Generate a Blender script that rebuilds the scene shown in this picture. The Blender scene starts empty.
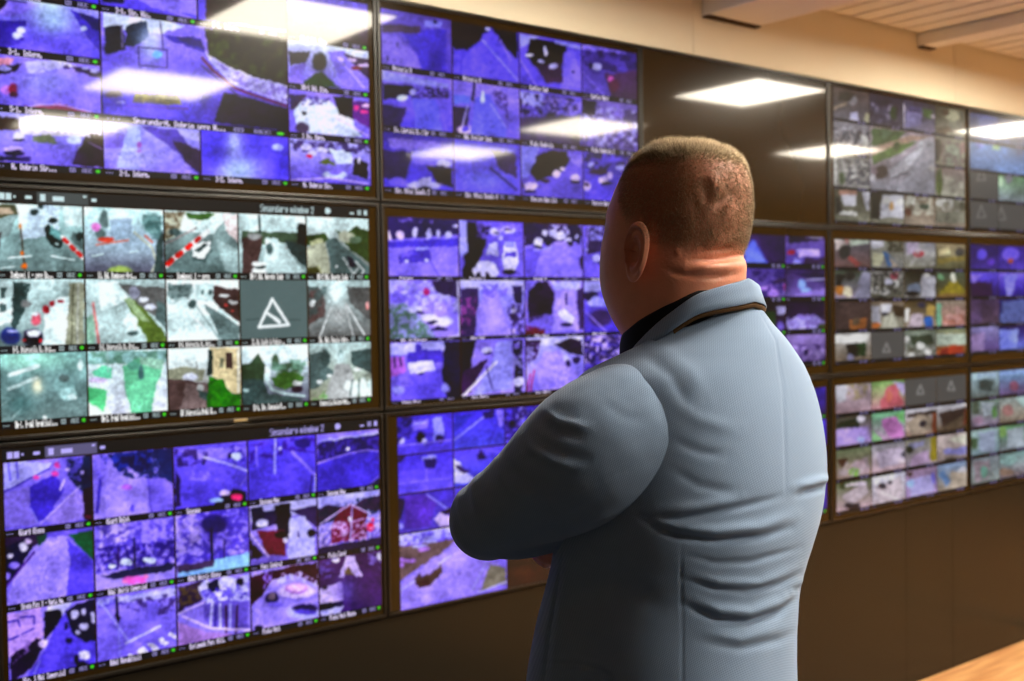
import bpy, bmesh, math, random
import numpy as np
from mathutils import Vector, Matrix

random.seed(7)
RNG = np.random.default_rng(11)
SC = bpy.context.scene
COL = SC.collection
S = 1.06                      # metres per unit of the measured room
W, H = 0.957 * S, 0.54 * S    # pitch of the displays in the video wall
FZ = 0.715 * S                # height of the lowest display edge
ROWZ = [FZ + 3 * H, FZ + 2 * H + 0.0075 * S, FZ + H + 0.0022 * S, FZ]
FOC = 1126.35                 # focal length in pixels of the 1024 px frame
CAM = np.array([-0.59712, -2.5169, 0.80195 + 0.715]) * S
YAW, PITCH, ROLL = 0.668209, -0.026935, -0.016035


def cam_axes():
    ca, sa, cb, sb, cc, sc_ = (math.cos(YAW), math.sin(YAW), math.cos(PITCH), math.sin(PITCH), math.cos(ROLL), math.sin(ROLL))
    f = np.array([sa * cb, ca * cb, sb])
    r = np.array([ca, -sa, 0.0])
    u = np.cross(r, f)
    return r * cc + u * sc_, -r * sc_ + u * cc, f


CR, CU, CF = cam_axes()


def project(P):
    d = np.asarray(P) - CAM
    z = d @ CF
    return 512 + FOC * (d @ CR) / z, 340.5 - FOC * (d @ CU) / z, z


def ray(x, y):
    return CF + CR * (x - 512) / FOC - CU * (y - 340.5) / FOC


# ------------------------------------------------------------------ materials
def lin(c):
    c = np.asarray(c, float)
    return np.where(c <= 0.04045, c / 12.92, ((c + 0.055) / 1.055) ** 2.4)


def rgb(r, g, b):
    return tuple(lin(np.array([r, g, b]) / 255.0)) + (1.0,)


def mat(name, color, rough=0.5, spec=0.5, metal=0.0, noise=None, bump=None, extra=None):
    m = bpy.data.materials.new(name)
    m.use_nodes = True
    nt = m.node_tree
    b = nt.nodes['Principled BSDF']
    b.inputs['Base Color'].default_value = color
    b.inputs['Roughness'].default_value = rough
    b.inputs['Specular IOR Level'].default_value = spec
    b.inputs['Metallic'].default_value = metal
    tc = nt.nodes.new('ShaderNodeTexCoord')
    if noise:
        amp, scale = noise
        n = nt.nodes.new('ShaderNodeTexNoise')
        n.inputs['Scale'].default_value = scale
        n.inputs['Detail'].default_value = 4
        nt.links.new(tc.outputs['Object'], n.inputs['Vector'])
        mx = nt.nodes.new('ShaderNodeMix')
        mx.data_type = 'RGBA'
        mx.inputs[6].default_value = tuple(c * (1 - amp) for c in color[:3]) + (1,)
        mx.inputs[7].default_value = tuple(min(1, c * (1 + amp)) for c in color[:3]) + (1,)
        nt.links.new(n.outputs['Fac'], mx.inputs[0])
        nt.links.new(mx.outputs[2], b.inputs['Base Color'])
    if bump:
        dist, scale = bump
        n = nt.nodes.new('ShaderNodeTexNoise')
        n.inputs['Scale'].default_value = scale
        n.inputs['Detail'].default_value = 3
        nt.links.new(tc.outputs['Object'], n.inputs['Vector'])
        bp = nt.nodes.new('ShaderNodeBump')
        bp.inputs['Distance'].default_value = dist
        bp.inputs['Strength'].default_value = 1.0
        nt.links.new(n.outputs['Fac'], bp.inputs['Height'])
        nt.links.new(bp.outputs['Normal'], b.inputs['Normal'])
    if extra:
        extra(nt, b, tc)
    return m


SCREEN_GAIN = 1.0


def screen_material():
    m = bpy.data.materials.new('lit_screen_picture')
    m.use_nodes = True
    nt = m.node_tree
    b = nt.nodes['Principled BSDF']
    b.inputs['Base Color'].default_value = (0.006, 0.005, 0.004, 1)
    b.inputs['Roughness'].default_value = 0.3
    b.inputs['Specular IOR Level'].default_value = 0.08
    b.inputs['Coat Weight'].default_value = 0.38
    b.inputs['Coat Roughness'].default_value = 0.05
    a = nt.nodes.new('ShaderNodeAttribute')
    a.attribute_name = 'Col'
    nt.links.new(a.outputs['Color'], b.inputs['Emission Color'])
    b.inputs['Emission Strength'].default_value = SCREEN_GAIN
    m.cycles.emission_sampling = 'NONE'
    return m


def lamp_material():
    m = bpy.data.materials.new('lamp_diffuser')
    m.use_nodes = True
    nt = m.node_tree
    b = nt.nodes['Principled BSDF']
    b.inputs['Base Color'].default_value = (0.8, 0.8, 0.78, 1)
    b.inputs['Emission Color'].default_value = (1.0, 0.90, 0.73, 1)
    b.inputs['Emission Strength'].default_value = 68.0
    return m


def coat_extra(nt, b, tc):
    b.inputs['Coat Weight'].default_value = 0.38
    b.inputs['Coat Roughness'].default_value = 0.05


def wood_extra(nt, b, tc):
    mp = nt.nodes.new('ShaderNodeMapping')
    mp.inputs['Scale'].default_value = (1.2, 16, 1)
    mp.inputs['Rotation'].default_value = (0, 0, 0.12)
    nt.links.new(tc.outputs['Object'], mp.inputs['Vector'])
    n = nt.nodes.new('ShaderNodeTexNoise')
    n.inputs['Scale'].default_value = 2.2
    n.inputs['Detail'].default_value = 6
    n.inputs['Distortion'].default_value = 0.8
    nt.links.new(mp.outputs['Vector'], n.inputs['Vector'])
    cr = nt.nodes.new('ShaderNodeValToRGB')
    cr.color_ramp.elements[0].position = 0.35
    cr.color_ramp.elements[0].color = rgb(160, 108, 64)
    cr.color_ramp.elements[1].position = 0.65
    cr.color_ramp.elements[1].color = rgb(202, 154, 104)
    nt.links.new(n.outputs['Fac'], cr.inputs['Fac'])
    nt.links.new(cr.outputs['Color'], b.inputs['Base Color'])


def fabric_extra(c0, c1, pitch):
    def f(nt, b, tc):
        sep = nt.nodes.new('ShaderNodeSeparateXYZ')
        nt.links.new(tc.outputs['Object'], sep.inputs[0])

        def mth(op, x, y=None):
            n = nt.nodes.new('ShaderNodeMath')
            n.operation = op
            for i, v in enumerate((x, y)):
                if v is None:
                    continue
                if isinstance(v, (int, float)):
                    n.inputs[i].default_value = v
                else:
                    nt.links.new(v, n.inputs[i])
            return n.outputs[0]
        k = 2 * math.pi / pitch
        h = mth('ADD', mth('MULTIPLY', sep.outputs[0], 0.75), mth('MULTIPLY', sep.outputs[1], -0.75))
        s1 = mth('SINE', mth('MULTIPLY', mth('ADD', h, mth('MULTIPLY', sep.outputs[2], 0.6)), k))
        s2 = mth('SINE', mth('MULTIPLY', mth('SUBTRACT', mth('MULTIPLY', sep.outputs[2], 1.0), mth('MULTIPLY', h, 0.25)), k))
        w = mth('MULTIPLY', s1, s2)
        f01 = mth('ADD', mth('MULTIPLY', w, 0.5), 0.5)
        n = nt.nodes.new('ShaderNodeTexNoise')
        n.inputs['Scale'].default_value = 14
        nt.links.new(tc.outputs['Object'], n.inputs['Vector'])
        f02 = mth('ADD', mth('MULTIPLY', f01, 0.75), mth('MULTIPLY', n.outputs['Fac'], 0.25))
        mx = nt.nodes.new('ShaderNodeMix')
        mx.data_type = 'RGBA'
        mx.inputs[6].default_value = c0
        mx.inputs[7].default_value = c1
        nt.links.new(f02, mx.inputs[0])
        nt.links.new(mx.outputs[2], b.inputs['Base Color'])
        bp = nt.nodes.new('ShaderNodeBump')
        bp.inputs['Distance'].default_value = 0.0005
        bp.inputs['Strength'].default_value = 0.4
        nt.links.new(f01, bp.inputs['Height'])
        nt.links.new(bp.outputs['Normal'], b.inputs['Normal'])
        b.inputs['Sheen Weight'].default_value = 0.15
    return f


def skin_extra(nt, b, tc):
    a = nt.nodes.new('ShaderNodeAttribute')
    a.attribute_name = 'scalp'
    n = nt.nodes.new('ShaderNodeTexNoise')
    n.inputs['Scale'].default_value = 60
    n.inputs['Detail'].default_value = 5
    nt.links.new(tc.outputs['Object'], n.inputs['Vector'])
    mx = nt.nodes.new('ShaderNodeMix')
    mx.data_type = 'RGBA'
    mx.inputs[6].default_value = rgb(200, 128, 102)
    mx.inputs[7].default_value = rgb(216, 144, 116)
    nt.links.new(n.outputs['Fac'], mx.inputs[0])
    m2 = nt.nodes.new('ShaderNodeMix')
    m2.data_type = 'RGBA'
    m2.inputs[7].default_value = rgb(140, 94, 68)
    nt.links.new(mx.outputs[2], m2.inputs[6])
    nt.links.new(a.outputs['Fac'], m2.inputs[0])
    nt.links.new(m2.outputs[2], b.inputs['Base Color'])
    bp = nt.nodes.new('ShaderNodeBump')
    bp.inputs['Distance'].default_value = 0.0008
    bp.inputs['Strength'].default_value = 0.5
    n2 = nt.nodes.new('ShaderNodeTexNoise')
    n2.inputs['Scale'].default_value = 260
    nt.links.new(tc.outputs['Object'], n2.inputs['Vector'])
    nt.links.new(n2.outputs['Fac'], bp.inputs['Height'])
    nt.links.new(bp.outputs['Normal'], b.inputs['Normal'])
    b.inputs['Subsurface Weight'].default_value = 0.2
    b.inputs['Subsurface Radius'].default_value = (0.016, 0.004, 0.002)


def hair_extra(nt, b, tc):
    g = nt.nodes.new('ShaderNodeNewGeometry')
    cr = nt.nodes.new('ShaderNodeValToRGB')
    cr.color_ramp.elements[0].color = rgb(104, 80, 56)
    cr.color_ramp.elements[1].color = rgb(212, 188, 150)
    nt.links.new(g.outputs['Random Per Island'], cr.inputs['Fac'])
    nt.links.new(cr.outputs['Color'], b.inputs['Base Color'])


def eye_extra(nt, b, tc):
    sep = nt.nodes.new('ShaderNodeSeparateXYZ')
    nt.links.new(tc.outputs['Generated'], sep.inputs[0])
    cr = nt.nodes.new('ShaderNodeValToRGB')
    cr.color_ramp.interpolation = 'CONSTANT'
    cr.color_ramp.elements[0].color = rgb(225, 220, 215)
    cr.color_ramp.elements[1].position = 0.9
    cr.color_ramp.elements[1].color = rgb(60, 75, 85)
    nt.links.new(sep.outputs[1], cr.inputs['Fac'])
    nt.links.new(cr.outputs['Color'], b.inputs['Base Color'])


M = dict(
    cream=mat('cream_plaster', rgb(232, 222, 198), 0.75, 0.3, noise=(0.04, 5), bump=(0.0004, 90)),
    ceil=mat('cream_ceiling_slats', rgb(240, 236, 226), 0.5, 0.4, noise=(0.04, 3)),
    groove=mat('dark_joint', rgb(70, 52, 32), 0.8, 0.2, noise=(0.1, 20)),
    beam=mat('cream_painted_beam', rgb(244, 240, 232), 0.7, 0.3, noise=(0.03, 6)),
    lower=mat('dark_brown_panel', rgb(31, 26, 18), 0.24, 0.17, noise=(0.12, 2.5), bump=(0.0003, 40)),
    roomwall=mat('dark_room_wall', rgb(100, 90, 74), 0.8, 0.3, noise=(0.05, 2)),
    wood=mat('warm_oak_floor', rgb(200, 140, 85), 0.38, 0.5, extra=wood_extra),
    added_carpet=mat('added_charcoal_carpet', rgb(52, 54, 60), 0.95, 0.1, noise=(0.15, 200), bump=(0.002, 300)),
    steel=mat('pale_metal_strip', rgb(190, 178, 150), 0.35, 0.5, 0.6, noise=(0.05, 30)),
    house=mat('black_display_housing', rgb(20, 18, 16), 0.5, 0.4, noise=(0.1, 30)),
    bezel=mat('glossy_brown_black_bezel', rgb(27, 22, 16), 0.28, 0.4, noise=(0.08, 40)),
    glass=mat('dark_display_glass', rgb(40, 27, 6), 0.22, 0.04, noise=(0.06, 2), extra=coat_extra),
    badge=mat('pale_metal_badge', rgb(170, 150, 110), 0.35, 0.5, 0.5, noise=(0.05, 60)),
    whitemetal=mat('white_lamp_frame', rgb(235, 230, 220), 0.4, 0.5, noise=(0.02, 30)),
    screen=screen_material(),
    lamp=lamp_material(),
    jacket=mat('light_blue_woven_wool', rgb(140, 160, 182), 0.85, 0.15, extra=fabric_extra(rgb(110, 132, 164), rgb(142, 165, 196), 0.0029)),
    collar_shade=mat('brown_collar_shade', rgb(84, 62, 40), 0.9, 0.1, noise=(0.1, 80)),
    shirt=mat('black_shirt_cotton', rgb(17, 17, 22), 0.8, 0.2, noise=(0.15, 120)),
    trousers=mat('dark_navy_trousers', rgb(30, 34, 48), 0.85, 0.15, noise=(0.1, 150)),
    leather=mat('black_shoe_leather', rgb(20, 17, 15), 0.35, 0.5, noise=(0.1, 60)),
    skin=mat('skin', rgb(214, 150, 120), 0.5, 0.35, extra=skin_extra),
    hair=mat('cropped_hair', rgb(150, 122, 90), 0.55, 0.3, extra=hair_extra),
    eye=mat('eyeball', rgb(225, 220, 215), 0.2, 0.5, extra=eye_extra),
)


# ------------------------------------------------------------------ mesh helpers
def link(o, parent=None, **props):
    COL.objects.link(o)
    if parent is not None:
        o.parent = parent
    for k, v in props.items():
        o[k] = v
    return o


def from_arrays(name, V, Fc, material, parent=None, smooth=False, **props):
    me = bpy.data.meshes.new(name)
    V = np.asarray(V, np.float32)
    me.vertices.add(len(V))
    me.vertices.foreach_set('co', V.ravel())
    if isinstance(Fc, np.ndarray) and Fc.ndim == 2:
        n, k = Fc.shape
        me.loops.add(n * k)
        me.loops.foreach_set('vertex_index', Fc.astype(np.int32).ravel())
        me.polygons.add(n)
        me.polygons.foreach_set('loop_start', np.arange(0, n * k, k, dtype=np.int32))
        me.polygons.foreach_set('loop_total', np.full(n, k, np.int32))
    else:
        tot = np.array([len(f) for f in Fc], np.int32)
        me.loops.add(int(tot.sum()))
        me.loops.foreach_set('vertex_index', np.concatenate([np.asarray(f, np.int32) for f in Fc]))
        me.polygons.add(len(tot))
        me.polygons.foreach_set('loop_start', np.concatenate([[0], np.cumsum(tot)[:-1]]).astype(np.int32))
        me.polygons.foreach_set('loop_total', tot)
    if smooth:
        me.polygons.foreach_set('use_smooth', np.ones(len(me.polygons), bool))
    me.update(calc_edges=True)
    me.validate()
    if material is not None:
        me.materials.append(material)
    return link(bpy.data.objects.new(name, me), parent, **props)


def boxes(name, lst, material, parent=None, bevel=0.0, **props):
    """one mesh out of axis-aligned boxes (x0,x1,y0,y1,z0,z1) with softened edges"""
    bm = bmesh.new()
    for x0, x1, y0, y1, z0, z1 in lst:
        r = bmesh.ops.create_cube(bm, size=1.0)
        bmesh.ops.scale(bm, vec=(x1 - x0, y1 - y0, z1 - z0), verts=r['verts'])
        bmesh.ops.translate(bm, vec=((x0 + x1) / 2, (y0 + y1) / 2, (z0 + z1) / 2), verts=r['verts'])
    if bevel:
        bmesh.ops.bevel(bm, geom=bm.edges[:], offset=bevel, segments=2, affect='EDGES', profile=0.6)
    me = bpy.data.meshes.new(name)
    bm.to_mesh(me)
    bm.free()
    me.materials.append(material)
    return link(bpy.data.objects.new(name, me), parent, **props)


def grid_faces(n, m, wrap):
    i = np.arange(n - 1)[:, None]
    j = np.arange(m if wrap else m - 1)[None, :]
    j2 = (j + 1) % m
    return np.stack([i * m + j, i * m + j2, (i + 1) * m + j2, (i + 1) * m + j], -1).reshape(-1, 4)


# ------------------------------------------------------------------ the room
X0, X1, Y1 = -3.2, 8.6, -5.6
ZT = ROWZ[0] + 0.003
ZC = 2.584 * S
XF = 2.4 * S
boxes('floor', [(XF, X1, Y1, 0.12, -0.1, 0.0)], M['wood'], kind='structure')
boxes('added_floor_carpet', [(X0, XF, Y1, 0.12, -0.1, 0.0)], M['added_carpet'], kind='structure')  # unseen carpet, added to keep warm floor bounce off the man's shaded side
seams = [-2.0 * S, 0.9 * S, 2.16 * S, 3.733 * S, 5.3 * S]
edges = [X0] + seams + [X1]
boxes('wall_front_upper', [(a + 0.0012, b - 0.0012, 0.0, 0.1, ZT, ZC + 0.12) for a, b in zip(edges, edges[1:])], M['cream'], kind='structure')
boxes('wall_front', [(X0, X1, 0.1, 0.14, 0, ZC + 0.12)], M['groove'], kind='structure')
seams2 = [-1.6 * S, 0.05 * S, 1.7 * S, 3.36 * S, 3.70 * S, 5.4 * S]
edges = [X0] + seams2 + [X1]
boxes('wall_front_lower', [(a + 0.001, b - 0.001, 0.004, 0.1, 0.001, FZ - 0.004) for a, b in zip(edges, edges[1:])], M['lower'], kind='structure')
boxes('wall_front_end', [(5 * W + 0.004, X1, 0.0, 0.1, FZ - 0.002, ZT - 0.001), (X0, -W - 0.004, 0.0, 0.1, FZ - 0.002, ZT - 0.001)], M['cream'], kind='structure')
boxes('wall_left', [(X0 - 0.1, X0, Y1, 0.14, 0, ZC + 0.12)], M['roomwall'], kind='structure')
boxes('wall_right', [(X1, X1 + 0.1, Y1, 0.14, 0, ZC + 0.12)], M['roomwall'], kind='structure')
boxes('wall_back', [(X0 - 0.1, X1 + 0.1, Y1 - 0.1, Y1, 0, ZC + 0.12)], M['roomwall'], kind='structure')
boxes('reflected_floor_strip', [(4.50 * S, 4.53 * S, Y1 + 0.02, -0.01, 0.0, 0.02)], M['steel'], kind='structure')  # pale strip on the floor out of frame, placed for its reflection in the panels

# linear ceiling: slats run away from the video wall, dark joints between them
LZ = 2.505 * S
LH = 0.262 * S
LAMPS = {(0, 0): (1.215, -0.935), (0, 1): (1.24, -2.215), (0, 2): (1.25, -3.41), (1, 0): (3.535, -0.91), (1, 1): (3.53, -2.075), (1, 2): (3.545, -3.22), (2, 0): (5.68, -0.76), (2, 1): (5.53, -1.93)}
pitch = 0.113 * S
slats = []
x = 3.455 * S - pitch * 60
while x < X1:
    a, b = max(x + 0.009, X0), min(x + pitch - 0.009, X1)
    if b > a:
        slats.append((a, b, Y1, -0.012, ZC, ZC + 0.012))
    x += pitch
boxes('ceiling', slats, M['ceil'], kind='structure')
boxes('ceiling_void', [(X0, X1, Y1, 0.1, ZC + 0.05, ZC + 0.16)], M['groove'], kind='structure')
for n, (a, b, zb) in enumerate([(2.2026 * S, 2.469 * S, 2.465 * S), (3.455 * S, 3.548 * S, 2.531 * S)]):
    boxes('ceiling_beam', [(a, b, Y1, -0.0, zb + 0.004, ZC - 0.0005)], M['beam'], bevel=0.002, kind='structure')
    boxes('beam_gap_shade_%d' % (n + 1), [(a + 0.003, b - 0.003, -0.03, 0.0, zb - 0.002, zb + 0.0035)], M['groove'], kind='structure')  # dark strip standing in for the shadow gap under the beam end

where = {0: 'over the nearest display columns', 1: 'in the middle row', 2: 'over the far end of the room'}
order = {0: 'closest to the video wall', 1: 'second from the video wall', 2: 'third from the video wall'}
for (i, j), (lx, ly) in LAMPS.items():
    e = bpy.data.objects.new('ceiling_light', None)
    e.location = (lx * S, ly * S, LZ)
    link(e, None, label='square lit ceiling panel %s, %s' % (where[i], order[j]), category='ceiling light', group='square ceiling lights mirrored in the displays')
    h = LH
    t = 0.012
    boxes('lamp_frame', [(-h, h, -h, -h + t, -0.004, 0.026), (-h, h, h - t, h, -0.004, 0.026), (-h, -h + t, -h + t, h - t, -0.004, 0.026), (h - t, h, -h + t, h - t, -0.004, 0.026), (-h + t, h - t, -h + t, h - t, 0.014, 0.026)], M['whitemetal'], e)
    boxes('diffuser', [(-h + t, h - t, -h + t, h - t, 0.0, 0.010)], M['lamp'], e)
    boxes('hanger', [(-.18, -.17, -.005, .005, .026, ZC - LZ + .002), (.17, .18, -.005, .005, .026, ZC - LZ + .002)], M['whitemetal'], e)

# ------------------------------------------------------------------ the displays and the pictures they show
FONT = {}
for item in ("A7E1111117E B7F49494936 C3E41414122 D7F4141221C E7F49494941 F7F09090901 G3E4149497A I00417F4100 L7F40404040 M7F020C027F N7F0408107F "
             "P7F09090906 R7F09192946 S4649494931 T01017F0101 V1F2040201F K7F08142241 O3E4141413E H7F0808087F U3F4040403F a2054545478 b7F48444438 "
             "c3844444420 d384444487F e3854545418 f087E090102 g0C5252523E h7F08040478 i00447D4000 j2040443D00 k7F10284400 l00417F4000 m7C04180478 "
             "n7C08040478 o3844444438 p7C14141408 r7C08040408 s4854545420 t043F444020 u3C4040207C v1C2040201C w3C4030403C x4428102844 y0C5050503C "
             "z4464544C44 03E5149453E 100427F4000 24261514946 32141454B31 41814127F10 52745454539 63C4A494930 70171090503 83649494936 9064949291E "
             ".0060600000 -0808080808").split():
    FONT[item[0]] = [int(item[k:k + 2], 16) for k in range(1, 11, 2)]


def text_mask(s):
    out = np.zeros((7, 6 * len(s)), bool)
    for i, ch in enumerate(s):
        for c, v in enumerate(FONT.get(ch, [0] * 5)):
            for r in range(7):
                out[r, 6 * i + c] = (v >> r) & 1
    out[:, 1:] |= out[:, :-1].copy() & (np.arange(out.shape[1] - 1) % 6 < 5)
    return out


def hexc(s):
    return np.array([int(c, 16) / 15.0 for c in s])


def vnoise(X, Y, cell, seed):
    r = np.random.default_rng(seed)
    g = r.random((64, 64))
    x, y = X / cell, Y / cell
    xi, yi = np.floor(x).astype(int), np.floor(y).astype(int)
    fx, fy = x - xi, y - yi
    fx, fy = fx * fx * (3 - 2 * fx), fy * fy * (3 - 2 * fy)
    a, b, c, d = g[yi % 64, xi % 64], g[yi % 64, (xi + 1) % 64], g[(yi + 1) % 64, xi % 64], g[(yi + 1) % 64, (xi + 1) % 64]
    return (a * (1 - fx) + b * fx) * (1 - fy) + (c * (1 - fx) + d * fx) * fy


def pts(tok):
    return np.array([[float(v) for v in t.split(',')] for t in tok])


def in_poly(X, Y, P):
    m = np.zeros(X.shape, bool)
    for (x0, y0), (x1, y1) in zip(P, np.roll(P, -1, 0)):
        c = (y0 > Y) != (y1 > Y)
        m ^= c & (X < (x1 - x0) * (Y - y0) / (y1 - y0 + 1e-9) + x0)
    return m


def seg_dist(X, Y, P):
    d = np.full(X.shape, 1e9)
    for (x0, y0), (x1, y1) in zip(P[:-1], P[1:]):
        l2 = (x1 - x0) ** 2 + (y1 - y0) ** 2 + 1e-9
        t = np.clip(((X - x0) * (x1 - x0) + (Y - y0) * (y1 - y0)) / l2, 0, 1)
        d = np.minimum(d, np.hypot(X - x0 - t * (x1 - x0), Y - y0 - t * (y1 - y0)))
    return d


def paint(X, Y, spec, seed, cool=False):
    """the picture of one feed: first two colours give the upper and lower ground tone, the strokes follow"""
    ops = [o.split() for o in spec.split('|')]
    c0, c1 = hexc(ops[0][0]), hexc(ops[0][1])
    t = np.linspace(0, 1, X.shape[0])[:, None, None]
    img = np.ones(X.shape + (1,)) * (c0 * (1 - t) + c1 * t)
    X0, Y0 = X, Y
    X = X0 + (vnoise(X0, Y0, 6, seed + 70) - .5) * 2.0 + (vnoise(X0, Y0, 2.2, seed + 71) - .5) * 1.0
    Y = Y0 + (vnoise(X0, Y0, 6, seed + 72) - .5) * 1.8 + (vnoise(X0, Y0, 2.2, seed + 73) - .5) * 1.0
    for k, o in enumerate(ops[1:]):
        col = hexc(o[1])
        if o[0] == 'p':
            a = in_poly(X, Y, pts(o[2:])).astype(float)
        elif o[0] == 'e':
            q = pts(o[2:])
            a = np.zeros(X.shape)
            for (cx, cy), (rx, ry) in zip(q[::2], q[1::2]):
                a = np.maximum(a, np.clip((1.08 - np.hypot((X - cx) / rx, (Y - cy) / ry)) / 0.3, 0, 1))
        elif o[0] == 'g':
            q = pts(o[2:])
            a = 0.9 * np.exp(-((X - q[0, 0]) / q[1, 0]) ** 2 - ((Y - q[0, 1]) / q[1, 1]) ** 2)
        elif o[0] == 'l':
            w = float(o[2])
            a = np.clip((w / 2 - seg_dist((X + 2 * X0) / 3, (Y + 2 * Y0) / 3, pts(o[3:]))) / 0.8 + 0.5, 0, 1)
        elif o[0] == 't':      # leaves, crowds: broken patches of the colour inside a polygon
            cell = float(o[2])
            n = vnoise(X, Y, cell, seed * 31 + k) * 0.65 + vnoise(X, Y, cell * 0.45, seed * 17 + k) * 0.35
            a = 0.8 * np.clip((n - 0.38) / 0.26, 0, 1) * in_poly(X, Y, pts(o[3:]))
        img = img * (1 - a[..., None]) + col * a[..., None]
    flat = spec.startswith('555') or spec.startswith('566 566')
    n = 0.20 * (vnoise(X0, Y0, 2.0, seed) - 0.5) + 0.16 * (vnoise(X0, Y0 * 1.6, 6, seed + 5) - 0.5) + 0.34 * (vnoise(X0, Y0, 17, seed + 9) - 0.5)
    img = img * (1 + (0.1 if flat else 1.0) * n[..., None])
    if not flat:
        busy = np.clip((vnoise(X0, Y0, 11, seed + 20) - 0.42) * 3.5, 0, 1)
        fine = vnoise(X0, Y0, 1.9, seed + 21) - 0.5
        img = img * (1 + 0.24 * busy * fine)[..., None]
        img = np.clip(img, 0, 1)
        img = np.clip((img - 0.5) * 1.22 + 0.44, 0.03, 1)
    mean = img.mean((0, 1))
    if mean[2] > mean[1] * 1.18 and not flat:      # the displays set to a cold violet picture
        img = np.clip(img, 0, 1.1) ** 1.06 * np.array([0.97, 0.94, 1.05])
    elif cool:
        img = np.clip((img - 0.5) * 1.12 + 0.51, 0, 1) * np.array([0.97, 1.005, 1.025])
    elif not flat:
        grey = img.mean(-1, keepdims=True)
        img = grey + (img - grey) * 0.72
    p = np.pad(img, ((1, 1), (1, 1), (0, 0)), 'edge')
    img = (p[:-2, 1:-1] + p[2:, 1:-1] + p[1:-1, :-2] + p[1:-1, 2:] + 3 * p[1:-1, 1:-1]) / 7
    return np.clip(img, 0, 1)


def wall_point(u, v):
    return np.stack([u * W, np.full_like(u, 0.0), np.interp(v, [0, 1, 2, 3], ROWZ)], -1)


def lit_tile(name, parent, u0, u1, v0, v1, nu, nv, fn, y, gain=1.0):
    """a rectangle of the display surface whose picture comes from fn(X, Y, U, V)"""
    U, V = np.meshgrid(np.linspace(u0, u1, nu), np.linspace(v0, v1, nv))
    P = wall_point(U, V)
    X, Y, _ = project(P)
    img = fn(X, Y, U, V)
    base = np.array(parent.location)
    P[..., 1] = y
    o = from_arrays(name, P.reshape(-1, 3) - base, grid_faces(nv, nu, False)[:, ::-1], M['screen'], parent)
    at = o.data.attributes.new('Col', 'FLOAT_COLOR', 'POINT')
    c = np.ones((nu * nv, 4), np.float32)
    c[:, :3] = lin(img.reshape(-1, 3)) * gain
    at.data.foreach_set('color', c.ravel())
    return o


def caption(text, dot, tint):
    tm = text_mask(text)
    rec = text_mask('REC')
    dots = np.zeros((7, 9), bool)
    dots[4, ::3] = True
    dots[3, ::3] = True

    def fn(X, Y, U, V):
        h, w = X.shape
        img = np.ones((h, w, 3)) * np.array([0.035, 0.03, 0.05])
        a = (U - U.min()) / (U.max() - U.min())
        b = (V - V.min()) / (V.max() - V.min())

        def put(mask, x0, x1, y0, y1, c):
            i = np.floor((b - y0) / (y1 - y0) * mask.shape[0]).astype(int)
            j = np.floor((a - x0) / (x1 - x0) * mask.shape[1]).astype(int)
            ok = (i >= 0) & (i < mask.shape[0]) & (j >= 0) & (j < mask.shape[1])
            m = np.zeros(a.shape, bool)
            m[ok] = mask[i[ok], j[ok]]
            img[m] = c
        c = np.array(tint)
        put(dots, 0.02, 0.10, 0.3, 0.8, c)
        put(tm, 0.15, min(0.64, 0.15 + 0.026 * len(text)), 0.06, 0.94, np.minimum(c * 1.25, 1))
        box = np.ones((7, 7), bool)
        box[2:5, 1:3] = False
        box[2:5, 4:6] = False
        put(box, 0.685, 0.74, 0.18, 0.82, c * 0.8)
        put(rec, 0.80, 0.90, 0.2, 0.82, c * 0.75)
        if dot:
            e = np.hypot((a - 0.955) * 10, (b - 0.5)) < 0.22
            img[e] = (0.25, 0.85, 0.12)
        return img
    return fn


def toolbar(tint, on):
    title = text_mask('Secondary window 2')

    def fn(X, Y, U, V):
        img = np.ones(X.shape + (3,)) * np.array([0.05, 0.05, 0.06])
        a = (U - U.min()) / (U.max() - U.min())
        b = (V - V.min()) / (V.max() - V.min())
        c = np.array(tint)

        def rect(x0, x1, y0, y1, col):
            img[(a > x0) & (a < x1) & (b > y0) & (b < y1)] = col
        rect(0.095, 0.214, 0.05, 0.98, c * on)
        rect(0.010, 0.036, 0.28, 0.8, c)
        rect(0.0225, 0.0245, 0.28, 0.8, (0.05, 0.05, 0.06))
        rect(0.042, 0.047, 0.45, 0.65, c)
        rect(0.069, 0.082, 0.4, 0.68, c)
        rect(0.101, 0.114, 0.25, 0.8, c)
        rect(0.130, 0.156, 0.35, 0.75, c)
        rect(0.220, 0.233, 0.4, 0.68, c)
        rect(0.202, 0.208, 0.2, 0.35, c)
        i = np.floor((b - 0.18) / 0.66 * 7).astype(int)
        j = np.floor((a - 0.665) / 0.16 * title.shape[1]).astype(int)
        ok = (i >= 0) & (i < 7) & (j >= 0) & (j < title.shape[1])
        m = np.zeros(a.shape, bool)
        m[ok] = title[i[ok], j[ok]]
        img[m] = c * 0.85
        img[np.hypot((a - 0.868) * 34, b - 0.5) < 0.3] = c
        rect(0.938, 0.952, 0.55, 0.7, c)
        rect(0.962, 0.974, 0.3, 0.75, c * 0.8)
        rect(0.984, 0.994, 0.3, 0.75, c)
        return img
    return fn


PUR = (0.72, 0.68, 1.0)
NAT = (0.80, 0.90, 0.92)
TRI = '|l ccc 1.3 %s'


def tri(cx, cy, w, h, lw=1.2, c='999'):
    """the no-signal warning triangle"""
    return '555 555|l %s %.1f %.1f,%.1f %.1f,%.1f %.1f,%.1f %.1f,%.1f' % (c, lw, cx, cy - h, cx + w, cy + h * 0.75, cx - w, cy + h * 0.8, cx, cy - h)


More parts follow.
